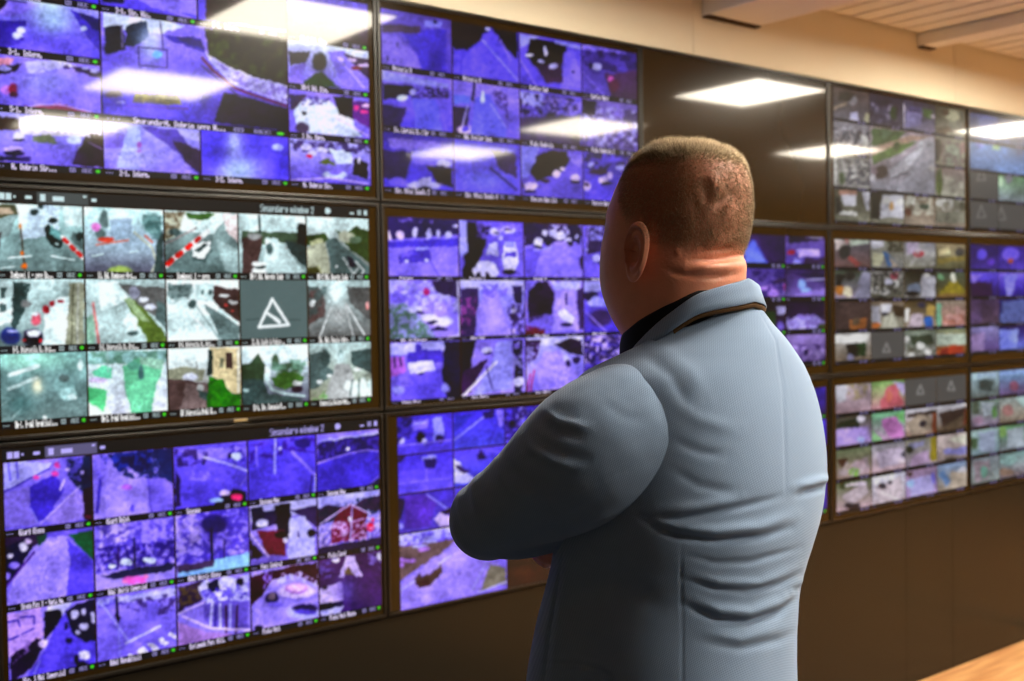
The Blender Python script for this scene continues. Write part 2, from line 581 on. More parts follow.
G5 = [0.02 + 0.189 * k for k in range(6)]
G4 = [0.033 + 0.2353 * k for k in range(5)]
V4 = [0.07 + 0.2135 * k for k in range(5)]
DISPLAYS = {}
DISPLAYS[0, 0] = dict(label='top display of the nearest column, violet, a large road feed in its centre', res=(430, 250),
    grid=([0.02, 0.258, 0.494, 0.732, 0.975], [0.045 + 0.2255 * k for k in range(5)], 0.026), feeds={
    '0,0': '1-1. Interm.~65e 54c',
    '1,0': '2-1. Str. Nic.~76d 65d|p 98f 130,-10 200,-8 200,16 150,8|l 98f 2 140,0 195,20|p 214 100,-20 128,-20 124,4 102,2',
    '2,0': '2-2. Interm.~76d 65d|p 423 205,-20 288,-10 288,30 205,20',
    '3,0': '20-1 Bd. Dim.~76d 423',
    '0,1': '3-1. Interm.~aaf 65e|p 112 -30,-6 26,1 22,10 0,14|p 98f -5,18 24,14 30,10 40,4 8,0|g cef 50,10 16,14|g bdf 54,22 16,12|p 43a -30,22 26,21 20,44 -10,52|p 54c 70,9 103,20 104,58 92,44|p 327 78,12 102,20 102,34 90,26|l 98f 1 72,22 101,54|e def 17,36 6,4 21,30 5,4|e 327 22,39 3,2|e def 84,29 4,3|g 87f 50,50 40,14',
    '0,2': '5-1. Interm.~98f 87e|p eab -20,58 13,58 9,65 -20,66|p 212 -20,70 23,63 14,72 -20,80|e bbf 4,69 7,3|p cce 24,62 60,60 75,66 30,74|l 76d 1 36,72 44,68 50,76 36,78|p 324 72,66 103,73 103,80 76,72|e bbe 85,69 4,2 94,71 4,3|e 324 66,68 4,2|e c8e 6,90 5,5|e a13 13,89 5,6|e 412 14,94 5,3|p 825 0,108 60,104 96,113 60,118 0,116|l cbf 1.3 0,112 40,105 60,105 90,112|g aaf 45,82 30,14',
    '0,3': 'N. Dobrin Str...~aaf 87e|p 432 -30,116 18,118 26,124 18,130 -30,130|p dde 18,116 100,122 100,138 20,134|p 786 32,136 50,135 58,144 34,142|e def 18,136 6,4 74,140 8,5 83,148 5,3|e 213 82,152 7,2 18,140 6,1.5|e cbf 14,149 11,3|e 213 14,153 11,3|p 214 -30,155 31,157 30,162 -30,160|p 313 74,158 86,136 104,142 104,168 72,165|l 98b 1.2 88,142 103,150|p 432 90,134 104,136 104,146 90,142|g 98f 50,156 24,8',
    '1,1,2,2': 'Smaranda-N. Dobrin spre N...~98f 65d|p def 103,12 160,20 185,26 160,34 104,28|p 234 104,27 122,25 126,50 105,54|p 234 126,26 146,20 149,36 134,46 125,46|l 98b 1.6 122,26 122,48|p 43a 163,35 200,38 206,54 186,46 168,40|p 327 176,36 200,40 206,50 180,42|g cdf 150,44 12,18|l 214 1 160,22 163,48|p 331 204,28 290,36 290,88 252,76 226,66 209,54|t 452 9 204,28 290,36 290,84 252,74 226,64 209,54|t 221 7 230,34 290,40 290,88 252,76 226,66|p ccf 206,52 226,66 252,76 289,86 289,104 262,95 236,86 212,66|t 87c 3 206,54 226,68 252,78 289,88 289,102 262,94 236,84|l 713 2.2 202,58 212,70 236,89 262,98 290,107|l 546 1.5 202,66 236,94 290,112|p 213 224,92 290,109 290,132 214,122|g 324 250,116 36,16|l 325 1 138,47 167,50 167,68 139,65 138,47|e 8cf 157,55 5,4|p 663 135,94 177,95 182,105 133,103|t 993 4 135,94 177,95 182,105 133,103|l 637 1.2 126,106 188,109|e 546 113,94 9,4|g 87f 140,112 30,10|e bbf 121,103 5,1.5',
    '1,3': '2-1. Interm.~aaf 98f|p bcf 128,126 140,126 140,170 116,168|p 65b 142,126 178,130 202,170 202,180 176,152|p 435 172,140 202,150 202,176 184,160|p bbe 176,130 202,132 202,142 186,138|e a5b 139,145 3,3 139,151 3,2|g bbf 140,160 24,12|p 87d 104,132 124,134 122,148 104,148',
    '2,3': '2-2. Interm.~65f 76f|g cef 238,170 20,14|g bcf 234,144 9,16|e cdf 277,148 6,4|g 54d 212,150 10,18|g 54d 284,166 10,16',
    '3,1': '20-1 Bd. Dim.~def 87e|p 334 288,52 311,52 306,62 290,66|e 122 319,62 8,10|p 353 304,82 314,74 322,72 330,80 340,88 304,86|p 98f 328,52 344,51 372,80 372,90 342,87|l cbf 1.3 336,56 364,88|p 425 344,54 372,60 372,82 360,72|e dce 341,59 3,2 352,60 5,2 364,66 7,2|e 722 356,69 6,2|p 87d 290,68 305,62 302,84 290,80',
    '3,2': '1 Dn. Garo.~98f 87e|p def 292,100 324,98 350,118 362,138 298,132|p 435 290,94 306,96 298,106 290,110|t 437 4 290,94 330,98 326,104 290,106|p 213 333,96 353,97 353,120 338,114|p 628 352,100 372,104 372,130 352,118|e d49 356,108 4,3 364,112 5,2|e fdf 366,106 5,2|e 102 304,113 3,2|l dcf 1.4 336,118 368,136|e 546 302,128 7,6',
    '3,3': 'N. Dobrin Str.~bbf 76d|t 325 5 290,140 372,144 372,154 290,152|e cce 306,147 6,3 322,150 7,3 312,153 5,3|e c25 309,156 4,2|p def 328,148 350,152 352,164 336,164|p 673 319,164 327,158 337,166|e def 334,175 13,4|e 98f 335,172 7,3|p 213 353,158 360,160 368,164 367,180 352,174|e eef 358,161 1.5,4|l dcf 1.4 291,180 330,178 368,184'})
DISPLAYS[0, 1] = dict(label='middle display of the nearest column, bright grey street feeds and a warning triangle', res=(470, 270), tint=NAT, bar=0.32, bezel=0.009, badge=0.58, gain=1.0,
    grid=(G5, [0.078 + 0.2905 * k for k in range(4)], 0.028), feeds={
    '0,0': 'Dambovei 1 - spre Bo...~bdd 788|p def 16,204 60,205 58,235 20,240|p 554 -30,203 15,204 18,216 -30,226|p a98 -30,208 10,208 14,214 -30,218|p 899 -30,226 18,214 8,236 -30,250|p 555 -30,240 2,232 -4,262 -30,266|l 543 1.6 20,226 25,270|e d72 22,253 2.4,3 24,266 3,3.4|e c85 20,226 1.5,3|l eff 1.6 8,258 31,256|l eff 1.6 51,256 74,260|l dee 1.2 0,268 14,267|p 344 43,228 48,224 62,238 62,247 55,249 46,240|p 8bb 51,225 60,231 60,241 49,234|e 344 53,221 5,3|e dee 57,244 2,1|l fff 4 62,237 83,258|l c22 4 64,239.5 67,242.5|l c22 4 71,246.5 74,249.5|l c22 4 77.5,252.5 80.5,255.5|p 677 72,232 83,236 83,250 70,240|p cdd 60,205 83,206 83,226 66,226|e 344 79,236 4,5|e 455 34,212 4,4 40,206 3,3',
    '1,0': '11. Bd. Dambovei-B-d...~dff 667|g abc 130,240 30,14|e 677 104,220 5,10 100,234 6,6|e d8c 96,227 5,5|p 9ab 110,220 132,218 130,238 110,240|e c54 106,240 9,3|l c76 1.6 96,245 128,240|e 8aa 152,224 10,12|t 577 5 142,215 162,216 162,240 146,238|l bba 2 134,232 152,248 156,262 150,275|p 455 157,240 163,230 163,276 153,276|e 9a6 120,273 14,7|l cdd 1.4 92,256 103,254|l cdd 1.2 130,252 138,251|l b65 2 145,236 152,242',
    '2,0': 'Dambovei 1 - spre~9aa 677|p dee 160,208 230,212 214,234 168,230|p bba 164,212 186,212 178,234 163,242|t 654 4 164,212 186,212 176,234 163,240|p 574 186,213 216,214 206,220 188,219|e 566 175,232 7,4|l 988 1.4 165,244 196,228|l fff 5 165,266 208,231|l c22 5 167.5,264 172,260|l c22 5 177,256 181,253|l c22 5 187,248 190.5,245|l c22 4 196,241 199,238|p 566 192,249 210,244 213,250 204,262 192,260|p eee 192,246 202,241 210,241 211,249 203,259 192,256|p 455 193,250 199,252 207,245 204,243 196,248|e ab4 233,269 4,6|p dcc 222,214 239,215 239,245 226,230|p 9aa 215,238 240,250 240,276 224,270',
    '3,0': 'BK-1 Bd. Geroge Cosb~dee 899|p 565 242,231 305,233 305,243 242,244|l 233 2 259,216 260,233|p 233 297,223 306,224 306,252 297,250|p cdd 266,238 276,238 304,272 276,278 262,268|p 544 242,238 263,237 256,277 242,277|e eee 259,264 7,3 259,271 8,5|e 344 260,267 6,1.5 259,276 7,1.5|e 566 269,248 4,7|e dee 268,242 3,2|e bbb 292,248 8,2|p 455 284,240 306,246 306,268 290,254|e 888 254,236 8,4',
    '4,0': 'BK-2 Bd. George Cosb~dee 777|p 453 306,236 324,233 331,241 306,246|p bb9 309,241 322,238 324,248 309,250|p 453 335,230 345,234 356,226 370,232 370,264 350,250|e bba 346,237 9,6|e 676 355,240 6,4|p aa9 306,248 326,241 331,278 306,278|p 677 326,240 335,238 370,268 370,279 333,279|e 553 313,273 8,7|l bb9 1.4 318,266 323,278|l ddd 1.3 343,258 354,275|l ddd 1.4 358,268 354,273 358,277 364,271 356,262 348,262|p 334 346,256 352,258 356,266 350,268|e eee 337,266 1.5,2',
    '0,1': 'B-3. Intersectia Ic. Brat...~bcc 899|p cdd -30,282 13,282 13,322 -30,334|p 566 0,288 6,288 6,297 0,298|p 566 0,304 6,304 6,312 0,313|p 455 13,282 30,283 26,306 12,336 12,300|t 9aa 4 24,282 68,282 66,306 28,312|p eff 44,314 58,297 69,296 69,347 43,347|p 998 69,283 84,283 84,347 66,347|l 665 1.3 73,284 71,346|l bbb 1 78,284 77,346|e c67 36,319 5,7|e dde 35,314 3,2|e a34 46,310 3.5,4 52,304 3,3 60,301 3,2|e 348 10,336 11,9|e aad 12,331 7,2|e 213 33,338 11,10|e dde 34,333 8,4|e c34 24,341 2,2 41,341 2,2|e 777 26,304 6,4',
    '1,1': 'B-2. Intersectia Ic. Brat...~bcc bcc|p 9ba 84,318 95,314 95,347 84,347|l d88 2.4 93,303 99,346|p eff 98,282 118,282 128,300 100,312|p 674 124,300 138,300 166,336 166,348 150,346|p 9a8 124,300 130,298 150,322 140,320|p 777 118,284 166,288 166,322 148,312 132,300|e dde 150,307 7,3 143,300 5,3|e 99a 134,293 6,7|e dee 131,322 7,8|e 566 132,333 6,3|e cdd 131,327 6,5|p 677 158,300 166,304 166,330 156,318',
    '2,1': 'B-1. Intersectia Ic. Brat...~eff dee|p 677 167,284 192,284 188,296 168,300|t 9aa 4 167,284 196,284 188,300 168,304|p bcc 194,284 214,284 214,302 196,300|e 566 203,292 2,3 210,293 2,3|p 544 214,286 240,290 240,322 222,310 212,300|e b55 226,305 2,1.5 232,311 2,1.5|e ccc 224,296 6,2 233,302 5,2|p 788 204,304 240,326 240,347 224,347|e 566 192,304 4,5|e cdd 168,300 3,3|l 899 1.4 196,306 224,346|l fff 1.5 188,312 222,346',
    '3,1': '25. Bd. Vasile la Podisor...~566 566|l eee 3 272,299 288.5,325 258.5,327 272,299|l eee 3 267,313 274,318|l eee 4 275,319 279,322|l 344 0.8 246,320 260,319|l 344 0.8 288,320 300,320',
    '4,1': '26. Bd. Dacia Intr.~bcc 777|p 655 307,286 318,288 326,300 324,316 307,326|p 666 346,286 372,288 372,322 350,304|t 566 4 307,286 330,286 326,306 307,322|g eff 336,296 9,14|l ddd 1.5 331,308 318,340|l ccc 1.5 345,306 354,340|l ddd 1.8 346,304 366,338|e e99 367,306 2,4|e ddd 312,303 3,4|g bbb 338,314 10,10',
    '0,2': 'Bb-1. B-dul Republicii...~8aa 788|g adc 30,360 40,10|l dee 4 9,375 38,366|l cdd 3.4 9,389 36,378|g fec 37,386 5,7|e 9bb 65,384 11,13|e bdd 68,394 10,7|e 788 64,378 6,4|e dee 72,397 5,3|l bcc 1.4 12,418 24,406|l abb 1.2 0,406 9,400|e cdd 80,365 3,6|g 688 20,404 14,10|e eff 45,418 2,2',
    '1,2': 'Bb-2. B-dul Republicii...~cdd dde|p 9bb 84,352 166,350 166,362 84,364|t 687 5 84,352 166,350 166,364 84,364|p 7ca 92,372 104,364 112,368 110,379 94,376|p 6b8 85,386 107,390 104,412 88,402 85,400|p 7b9 122,366 140,358 162,366 150,414 132,416 126,392|p 9ba 140,356 164,360 160,370 140,364|e 577 141,372 3,8|e 698 133,366 7,5|l 9aa 1.2 123,380 126,396|e cbd 98,380 9,3|l abb 1 107,352 108,372',
    '2,2': 'B8 Intersectia B-dul R...~eff 877|p 998 166,370 184,366 206,370 202,381 166,380|e dde 190,377 8,4|p aaa 171,384 184,384 184,393 171,394|p 655 166,379 186,380 210,384 208,413 166,413|p 877 186,384 206,384 206,412 180,412|l 888 1 196,362 198,384|e ccc 200,388 3,4|p 566 198,390 208,392 207,402 200,398|p cb9 210,348 240,348 240,394 226,392 211,374|p 544 225,353 232,353 232,369 226,369|p 776 219,358 223,358 223,368 219,368|p 344 208,350 212,350 213,374 207,376|p 262 208,376 222,380 232,394 240,393 240,412 206,412|t 482 4 208,376 222,380 232,394 240,393 240,412 206,412|l ddd 1.4 238,350 238,392',
    '3,2': '51-1. Str. Caminulu R...~eff 667|p 454 240,366 252,362 258,352 264,364 264,384 240,382|e 565 275,361 4,7 290,368 13,6|t 798 4 270,362 306,358 306,374 272,374|p 455 240,380 263,378 270,400 240,409|p dee 264,365 270,366 271,382 264,380|l bcc 2.4 266,380 272,390 286,394 304,396|p 574 272,378 284,372 304,376 300,384 284,390 274,386|e 574 288,379 14,8|e ccc 297,383 5,3|e 434 297,389 6,4|p 566 262,392 300,398 306,410 250,410|e 9aa 246,390 4,2 290,370 2,2',
    '4,2': 'Intersectia Aviatori-Neg...~bcc 998|p 677 308,356 326,350 326,366 336,372 316,388 308,390|e 566 325,358 5,10 340,355 3,6|p 566 350,352 372,348 372,374 352,366|g dee 340,358 6,7|p aaa 336,364 350,364 358,400 322,404|e dee 348,386 4,5 355,388 4,8 363,388 5,11 371,390 4,12|l 566 1.2 352,380 350,396|l 566 1.2 359,378 358,398|e ddd 319,382 4,2 329,376 3,2 357,370 4,2|t 7a6 3 314,392 328,390 328,406 312,406'})
DISPLAYS[0, 2] = dict(label='bottom display of the nearest column, violet street feeds, fountain in the lowest row', res=(430, 250), bar=0.5, bezel=0.009,
    grid=([0.021 + 0.1926 * k for k in range(6)], [0.078 + 0.292 * k for k in range(4)], 0.025), feeds={
    '0,0': 'Giurg Aleea~98f 87e|p bbf 4,460 52,463 40,476 4,490|l 65e 1.4 8,462 10,480|l 65e 1.4 16,461 18,478|l 54b 1.6 4,492 50,468|p 54c 30,486 55,474 64,490 46,520 38,522 28,505|p 98e 4,494 30,486 30,512 38,524 4,528|p 235 66,459 94,454 94,502 82,492 68,478|t 76d 3 62,458 82,456 80,482 64,476|e cbf 67,469 3,2 82,472 2,2|e d5a 36,477 4,2 55,474 4,3 57,465 3,3|l dcf 2 64,480 60,490|p 98d 45,520 76,487 84,500 86,518 60,524|l cbf 1.2 40,524 80,486|p 323 82,490 94,484 94,522 84,520|e 614 88,516 4,2|l bbf 1 30,508 38,523',
    '1,0': 'Giurg Bulet~98f a9f|p a9f 100,502 110,468 136,470 148,490 150,517 97,520|p 87e 146,474 174,476 174,514 150,516|p 34a 108,455 152,449 150,468 140,472 128,466 118,472|t 124 5 100,455 174,446 174,478 130,478 108,470|p 236 152,450 174,447 174,484 166,478 160,468|t 87f 2 94,455 110,455 104,480 96,490|l 54c 3 100,480 97,512|e b7e 127,487 6,3|l 65c 1 148,476 151,512|e 65d 132,508 2,4',
    '2,0': 'Soseaua~76e 65d|p 98f 176,450 248,446 248,456 200,460|t 325 5 174,450 210,448 206,462 178,468|t 43a 4 222,446 248,444 248,462 226,458|e def 236,456 5,4|e 214 229,456 2,3|l bbf 2.2 203,457 226,463 248,471|l 98f 1.2 240,486 248,474|p 213 218,498 234,488 246,492 246,506 212,508|e dcf 224,493 6,3|e f48 236,497 6,4|e acf 216,500 7,2.5|e 112 203,463 1.5,1.5|t 98f 4 190,470 214,472 210,480 190,480|p 325 175,470 180,480 180,506 175,508',
    '3,0': 'Soseaua Nou~65e 65d|t 428 4 249,444 317,436 317,452 290,452 249,464|e bbf 279,448 2,2|e 327 302,443 9,5|l aaf 2.2 275,438 274.5,473|l 98f 1.4 256,446 257,466|l 98f 3 292,452 304,464 314,474|l 326 1.6 312,476 309,496|l bbf 1.6 316,474 314,492',
    '4,0': 'Soseaua Nou~98f 54c|p aaf 317,440 380,432 380,438 330,446|p 326 317,444 335,440 380,434 380,449 345,457 317,463|t 54b 3 317,442 380,436 380,448 317,460|p 54c 317,464 350,454 380,450 380,486 317,496|l 98e 1.6 317,463 350,453 366,450 380,451|e eef 347.5,449 2,2|l 98f 1 362,492 380,474|p 335 366,486 380,476 380,492|l aaf 1.6 379,450 379,458',
    '0,1': 'Strada Parc 1 - Manta Hu.~76d 98f|p 435 3,535 44,532 40,545 3,556|p a9f 30,548 48,538 66,535 92,562 94,594 6,606 12,580|p 65d 66,537 92,560 94,592 66,596 70,560|p 264 68,534 94,530 94,560 84,552|p 254 36,536 48,533 44,542 38,546|p 214 3,548 30,536 32,548 16,574 3,590|e dde 23,547 5,5 10,556 4,3|e 98f 14,565 6,4 6,576 4,4|l 538 2 4,588 34,552|e dce 28,541 4,3',
    '1,1': 'Bdul Unirii Comercial~98f a9f|p cbf 100,524 130,520 128,540 100,548|t 54b 4 95,526 176,514 176,562 95,574|t 327 3 96,548 176,540 176,562 96,572|l 213 1.6 134,538 135,570|l 425 1.2 118,548 118,568|e def 126,562 7,4 150,560 7,3 112,566 4,3|p 335 100,576 140,567 176,562 170,572 120,580|p a9f 95,582 176,570 176,590 95,596|e d6b 134,580 13,4|e f8b 124,582 3,2 146,577 3,2',
    '2,1': 'Bdul Unirii Aleea~98f a9f|t 43a 5 174,512 250,500 250,560 174,568|t 54b 3 174,516 250,506 250,562 174,568|t cbf 4 174,514 200,510 200,545 174,560|e 327 214,524 14,10|l 214 3 211,530 212,562|l 325 1.4 224,540 224,560|e a9f 196,552 8,4 232,552 6,3|p 9cf 178,570 214,560 250,552 250,568 178,578|p 546 176,566 214,560 214,566 178,573',
    '3,1': 'Parc Central~a9f 87d|p ccf 250,505 317,495 317,512 250,522|p 224 250,508 262,506 266,526 252,530|p 213 274,506 290,502 292,536 278,546|p 325 262,512 276,510 276,524 266,526|p 436 290,510 317,505 317,528 306,520|p bbf 290,518 304,516 314,532 316,556 287,559|p 714 256,530 284,530 286,556 266,554|l dcf 2 250,534 268,556|p 213 250,540 264,556 250,560|e eef 285,540 3.4,3.4|e 112 280,535 6,4 311,533 5,4|e cce 262,523 7,4|e 325 298,534 1,3',
    '4,1': 'Piata Carol~bbf 76d|p 435 317,510 330,504 348,508 366,498 382,494 382,510 350,512 317,526|t 234 3 317,508 382,494 382,512 317,524|p 714 332,524 340,508 350,504 366,512 366,538 330,544|l dcf 1.6 326,520 350,504 370,514|l dcf 1.2 320,524 334,514|l bbf 1.4 352,506 350,540|l bbf 1.2 368,510 370,540|e eef 350,519 2.4,3|e f25 370,527 4,5|e f36 372,519 2,3|t dcf 2.4 317,526 382,514 382,546 317,556|p 325 317,548 382,536 382,550 317,560',
    '0,2': 'Str. 1 Mai Comercial~98f 87e|p caf 6,615 40,606 44,636 25,652 8,658|l 54b 2 8,622 18,620 20,626|l 54b 2 20,617 34,616 34,624|l 54b 2 8,640 18,636|l 54b 1.4 22,634 34,628|p ccf 46,606 74,600 60,618 48,622|p 213 44,611 60,609 62,616 54,630 44,642|p 324 10,656 24,648 36,638 46,640 34,666 12,682 10,668|t a8d 3 10,650 30,640 30,650 12,664|p 65d 62,616 68,614 96,642 96,672 24,682 44,650|l 98e 1.2 24,680 46,646|l aaf 1 34,674 40,660|e dcf 43,643 5,4|p 214 66,612 76,604 96,598 96,640 86,642 72,634|e cce 75,615 4,5 84,612 3,4 84,626 5,4 78,632 3,3 93,618 3,6|e 214 68,640 4,3 66,625 2,4|e eef 85,655 6,5|e 213 82,665 7,4 77,660 3,5',
    '1,2': 'Bdul Republicii~98f 87e|p bbf 97,600 176,588 176,596 97,606|t 436 4 116,602 176,592 172,612 150,618 128,608|t 54b 4 97,600 120,598 124,604 97,608|l 213 2.6 116,597 118,622|e 213 117,616 2.4,5|l bbf 1.4 100,602 128,640|l aaf 1 118,622 120,660|l ccf 2.4 126,643 160,626|p 87e 146,600 160,602 156,620 146,622|p eef 136,650 142,646 148,652 142,657|p eef 146,644 151,642 160,648 154,652|p eef 157,640 161,637 170,643 165,646|p eef 166,634 170,632 176,636 176,640|e eef 130,655 3,2',
    '2,2': 'Esplanada Parc Hill.~98e 98e|p 435 178,588 202,580 204,598 190,606 178,612|t 764 3 178,588 202,582 202,600 180,606|p ccf 198,586 206,578 214,586 226,574 236,580 248,574 248,600 204,604|p 214 206,584 218,578 220,590 210,592|e 213 240,582 4,4|t 54b 3 200,590 248,582 248,604 204,606|p 76c 202,606 226,600 248,602 248,630 212,628 204,620|l ccf 2.4 212,604 210,626|l ccf 2.2 220,604 220,628|l bbf 2 230,604 230,630|l 328 1.6 216,606 215,628|l 413 2 226,606 226,632|l 413 2 237,606 236,632|l dcf 2.4 182,616 210,628 250,630|p a8c 178,622 206,632 240,634 178,646|l dcf 1.6 178,614 204,602',
    '3,2': 'Piata Vest~a9f a9f|p 413 250,576 290,566 317,562 319,586 292,574 272,580 262,596 250,606|t 98e 3 262,574 272,570 272,590 264,590|t ccf 3 280,574 300,572 316,580 316,588 296,580 276,586|e 87d 296,592 22,10|e dcf 296,591 20,8.5|e b8d 296,589 12,6|e fcf 296,588 9,4|e bbf 304,612 18,8|e 325 305,608 14,5|e 65c 305,612 12,3|e 325 272,598 7,7|e 878 272,596 4,5|e 87e 275,605 8,3|l 87e 1 254,602 252,632|e 213 258,628 5,3',
    '4,2': 'Piata Vest Muzeu~536 426|p dcf 318,590 342,581 343,602 320,606|p 213 319,604 343,600 343,606 320,611|p bbf 319,611 343,606 340,614 322,616|e 213 325,588 3,2|p dcf 338,577 346,556 354,556 362,577 355,576 348,566 342,578|p 874 343,574 348,567 354,574|t 98d 3 366,554 382,550 382,570 370,566|e eef 335,560 4,3 379,556 3,4|g 65a 346,590 12,14|t 76b 3 318,562 336,558 334,576 318,580'})
DISPLAYS[1, 0] = dict(label='top display of the second column, dim violet road feeds behind two mirrored lamps', res=(300, 190), bezel=0.0065, gain=0.82, dot=False, capres=160,
    grid=([0.014, 0.25, 0.495, 0.745, 0.985], [0.05, 0.349, 0.649, 0.948], 0.028), feeds={
    '0,0': 'Primaria A~76c 65c|p 87d 381,32 400,38 420,62 422,72 381,68|p 54c 400,30 446,30 446,74 424,72 418,58|e 214 397,45 1,3 387,58 1,3|p 99f 424,20 442,22 440,28 424,27|e 214 434,22 2,2|p 546 382,24 420,26 420,34 382,32|g 328 436,62 8,12',
    '1,0': 'Primaria B~54c 76f|p 76f 470,50 484,32 494,30 517,62 517,86 452,76|p 113 446,20 478,20 486,28 480,40 468,50 456,50 446,40|p 113 478,20 492,24 488,32 476,38|p 213 492,28 517,30 517,60 504,48|l 113 4 451,50 450,78|l aaf 1.4 447,50 446,74|l 98f 2 500,40 510,60|l 65d 2 462,52 460,72|l aaf 1.2 482,40 517,80|e bbf 487,29 3,2',
    '2,0': 'Cartier Sud~76e 65d|p 99f 519,34 540,36 520,48|p 112 530,38 566,44 566,62 556,70 540,72 526,58|p 87f 564,52 572,50 580,72 581,92 560,90|p 425 536,66 562,62 562,82 546,84|e ccf 553,66 5,3 541,62 3,2 545,51 2,6 529,55 4,2|l aaf 3 556,42 580,48|l 98f 1.5 520,60 536,86|e 214 572,72 1.5,1.5',
    '3,0': 'Cartier Nord~54a 65b|p 98f 582,44 626,50 626,55 582,50|t 326 6 582,48 640,56 640,76 582,66|p 536 604,74 640,70 640,102 612,98|e ccf 596,67 5,4|e 214 590,66 2,4|e c6b 611,80 3,4|e 625 614,86 6,7|l 87d 1 582,72 604,96',
    '0,1': 'Str. Libertatii Bl. 1 Gar~98f 65e|p aaf 380,70 448,84 448,88 380,80|p 214 382,83 412,86 414,94 384,100|t 213 3 412,86 448,88 448,98 412,100|e def 402,98 6,3|e bbf 412,92 4,3|p 77f 412,98 436,100 442,132 416,128|p 326 380,104 406,108 400,130 380,126|l 87f 1.2 438,100 446,130',
    '1,1': 'Bd. Eroilor Sens~98f 76e|p 98f 448,82 508,92 508,102 448,94|p 315 443,104 469,108 464,138 444,134|p 78f 452,96 470,95 470,104 454,103|l bbf 1.6 467,106 462,126|e dcf 465,130 9,4|e 65d 465,129 4,3|p 77f 474,98 488,94 506,126 506,142 470,136|e def 482,98 2.4,7|l 213 2.4 474,84 472,100|t 436 3 490,88 508,92 508,120 496,104|l aaf 1.2 490,104 506,128',
    '2,1': 'Piata Centrala~76d 65b|p aaf 518,90 542,94 542,108 520,104|t 213 4 508,90 580,100 580,120 508,116|l ccf 2 510,108 516,124|t a9f 3 542,96 580,102 580,116 542,112|p 436 510,118 580,116 580,146 510,140',
    '3,1': 'Piata Centrala 2~87c 76b|t bbe 4 584,104 640,112 640,150 584,146|t 436 5 584,104 640,112 640,150 584,146|p 324 582,98 596,102 596,116 582,114',
    '0,2': 'Str. Mihai Scoala 2~54b 65e|p 98e 388,138 412,140 412,150 390,147|p 87d 412,140 452,144 452,152 412,148|p 326 382,150 412,152 406,180 382,178|p 87f 412,154 446,158 440,166 410,164|p 213 426,166 452,168 452,188 438,184|e ccf 444,164 8,4|e 325 440,168 6,2|e ccf 424,185 18,5|p ccf 416,186 418,178 430,177 434,188|e 214 424,189 8,2.4|e 87f 398,182 10,5',
    '1,2': 'Str. Mihai Scoala 4~65d 76f|g 88f 484,180 26,12|l 326 2 490,168 516,190|l 214 1.6 500,164 516,174|p 436 490,150 516,154 516,178 500,170|e aaf 470,154 8,3',
    '2,2': 'Parcare Gara Est~76d 76d|p 99f 516,146 540,146 536,160 528,178 520,178|p 112 536,156 550,150 566,152 570,160 562,172 546,178 536,182 530,172|p 98f 568,152 584,156 580,168 572,164|e dcf 556,174 5,4 563,169 3,2 575,178 5,3.5|e dcf 530,186 8,4|e 213 530,191 6,1.5|e 323 545,181 5,2 575,182 5,1.5|l 325 1.5 514,172 524,188',
    '3,2': 'Parcare Gara Vest~65c 65d|t 214 4 584,150 640,158 640,176 584,168|e bbf 590,165 3,3 620,168 5,3|e dcf 603,180 5,4 609,176 3,4|e 425 598,172 10,3|e 213 606,184 6,2|e dcf 586,186 4.6,5.4|e 325 586,184 3,2|e dcf 576,196 6,4|e 98f 624,186 6,4'})
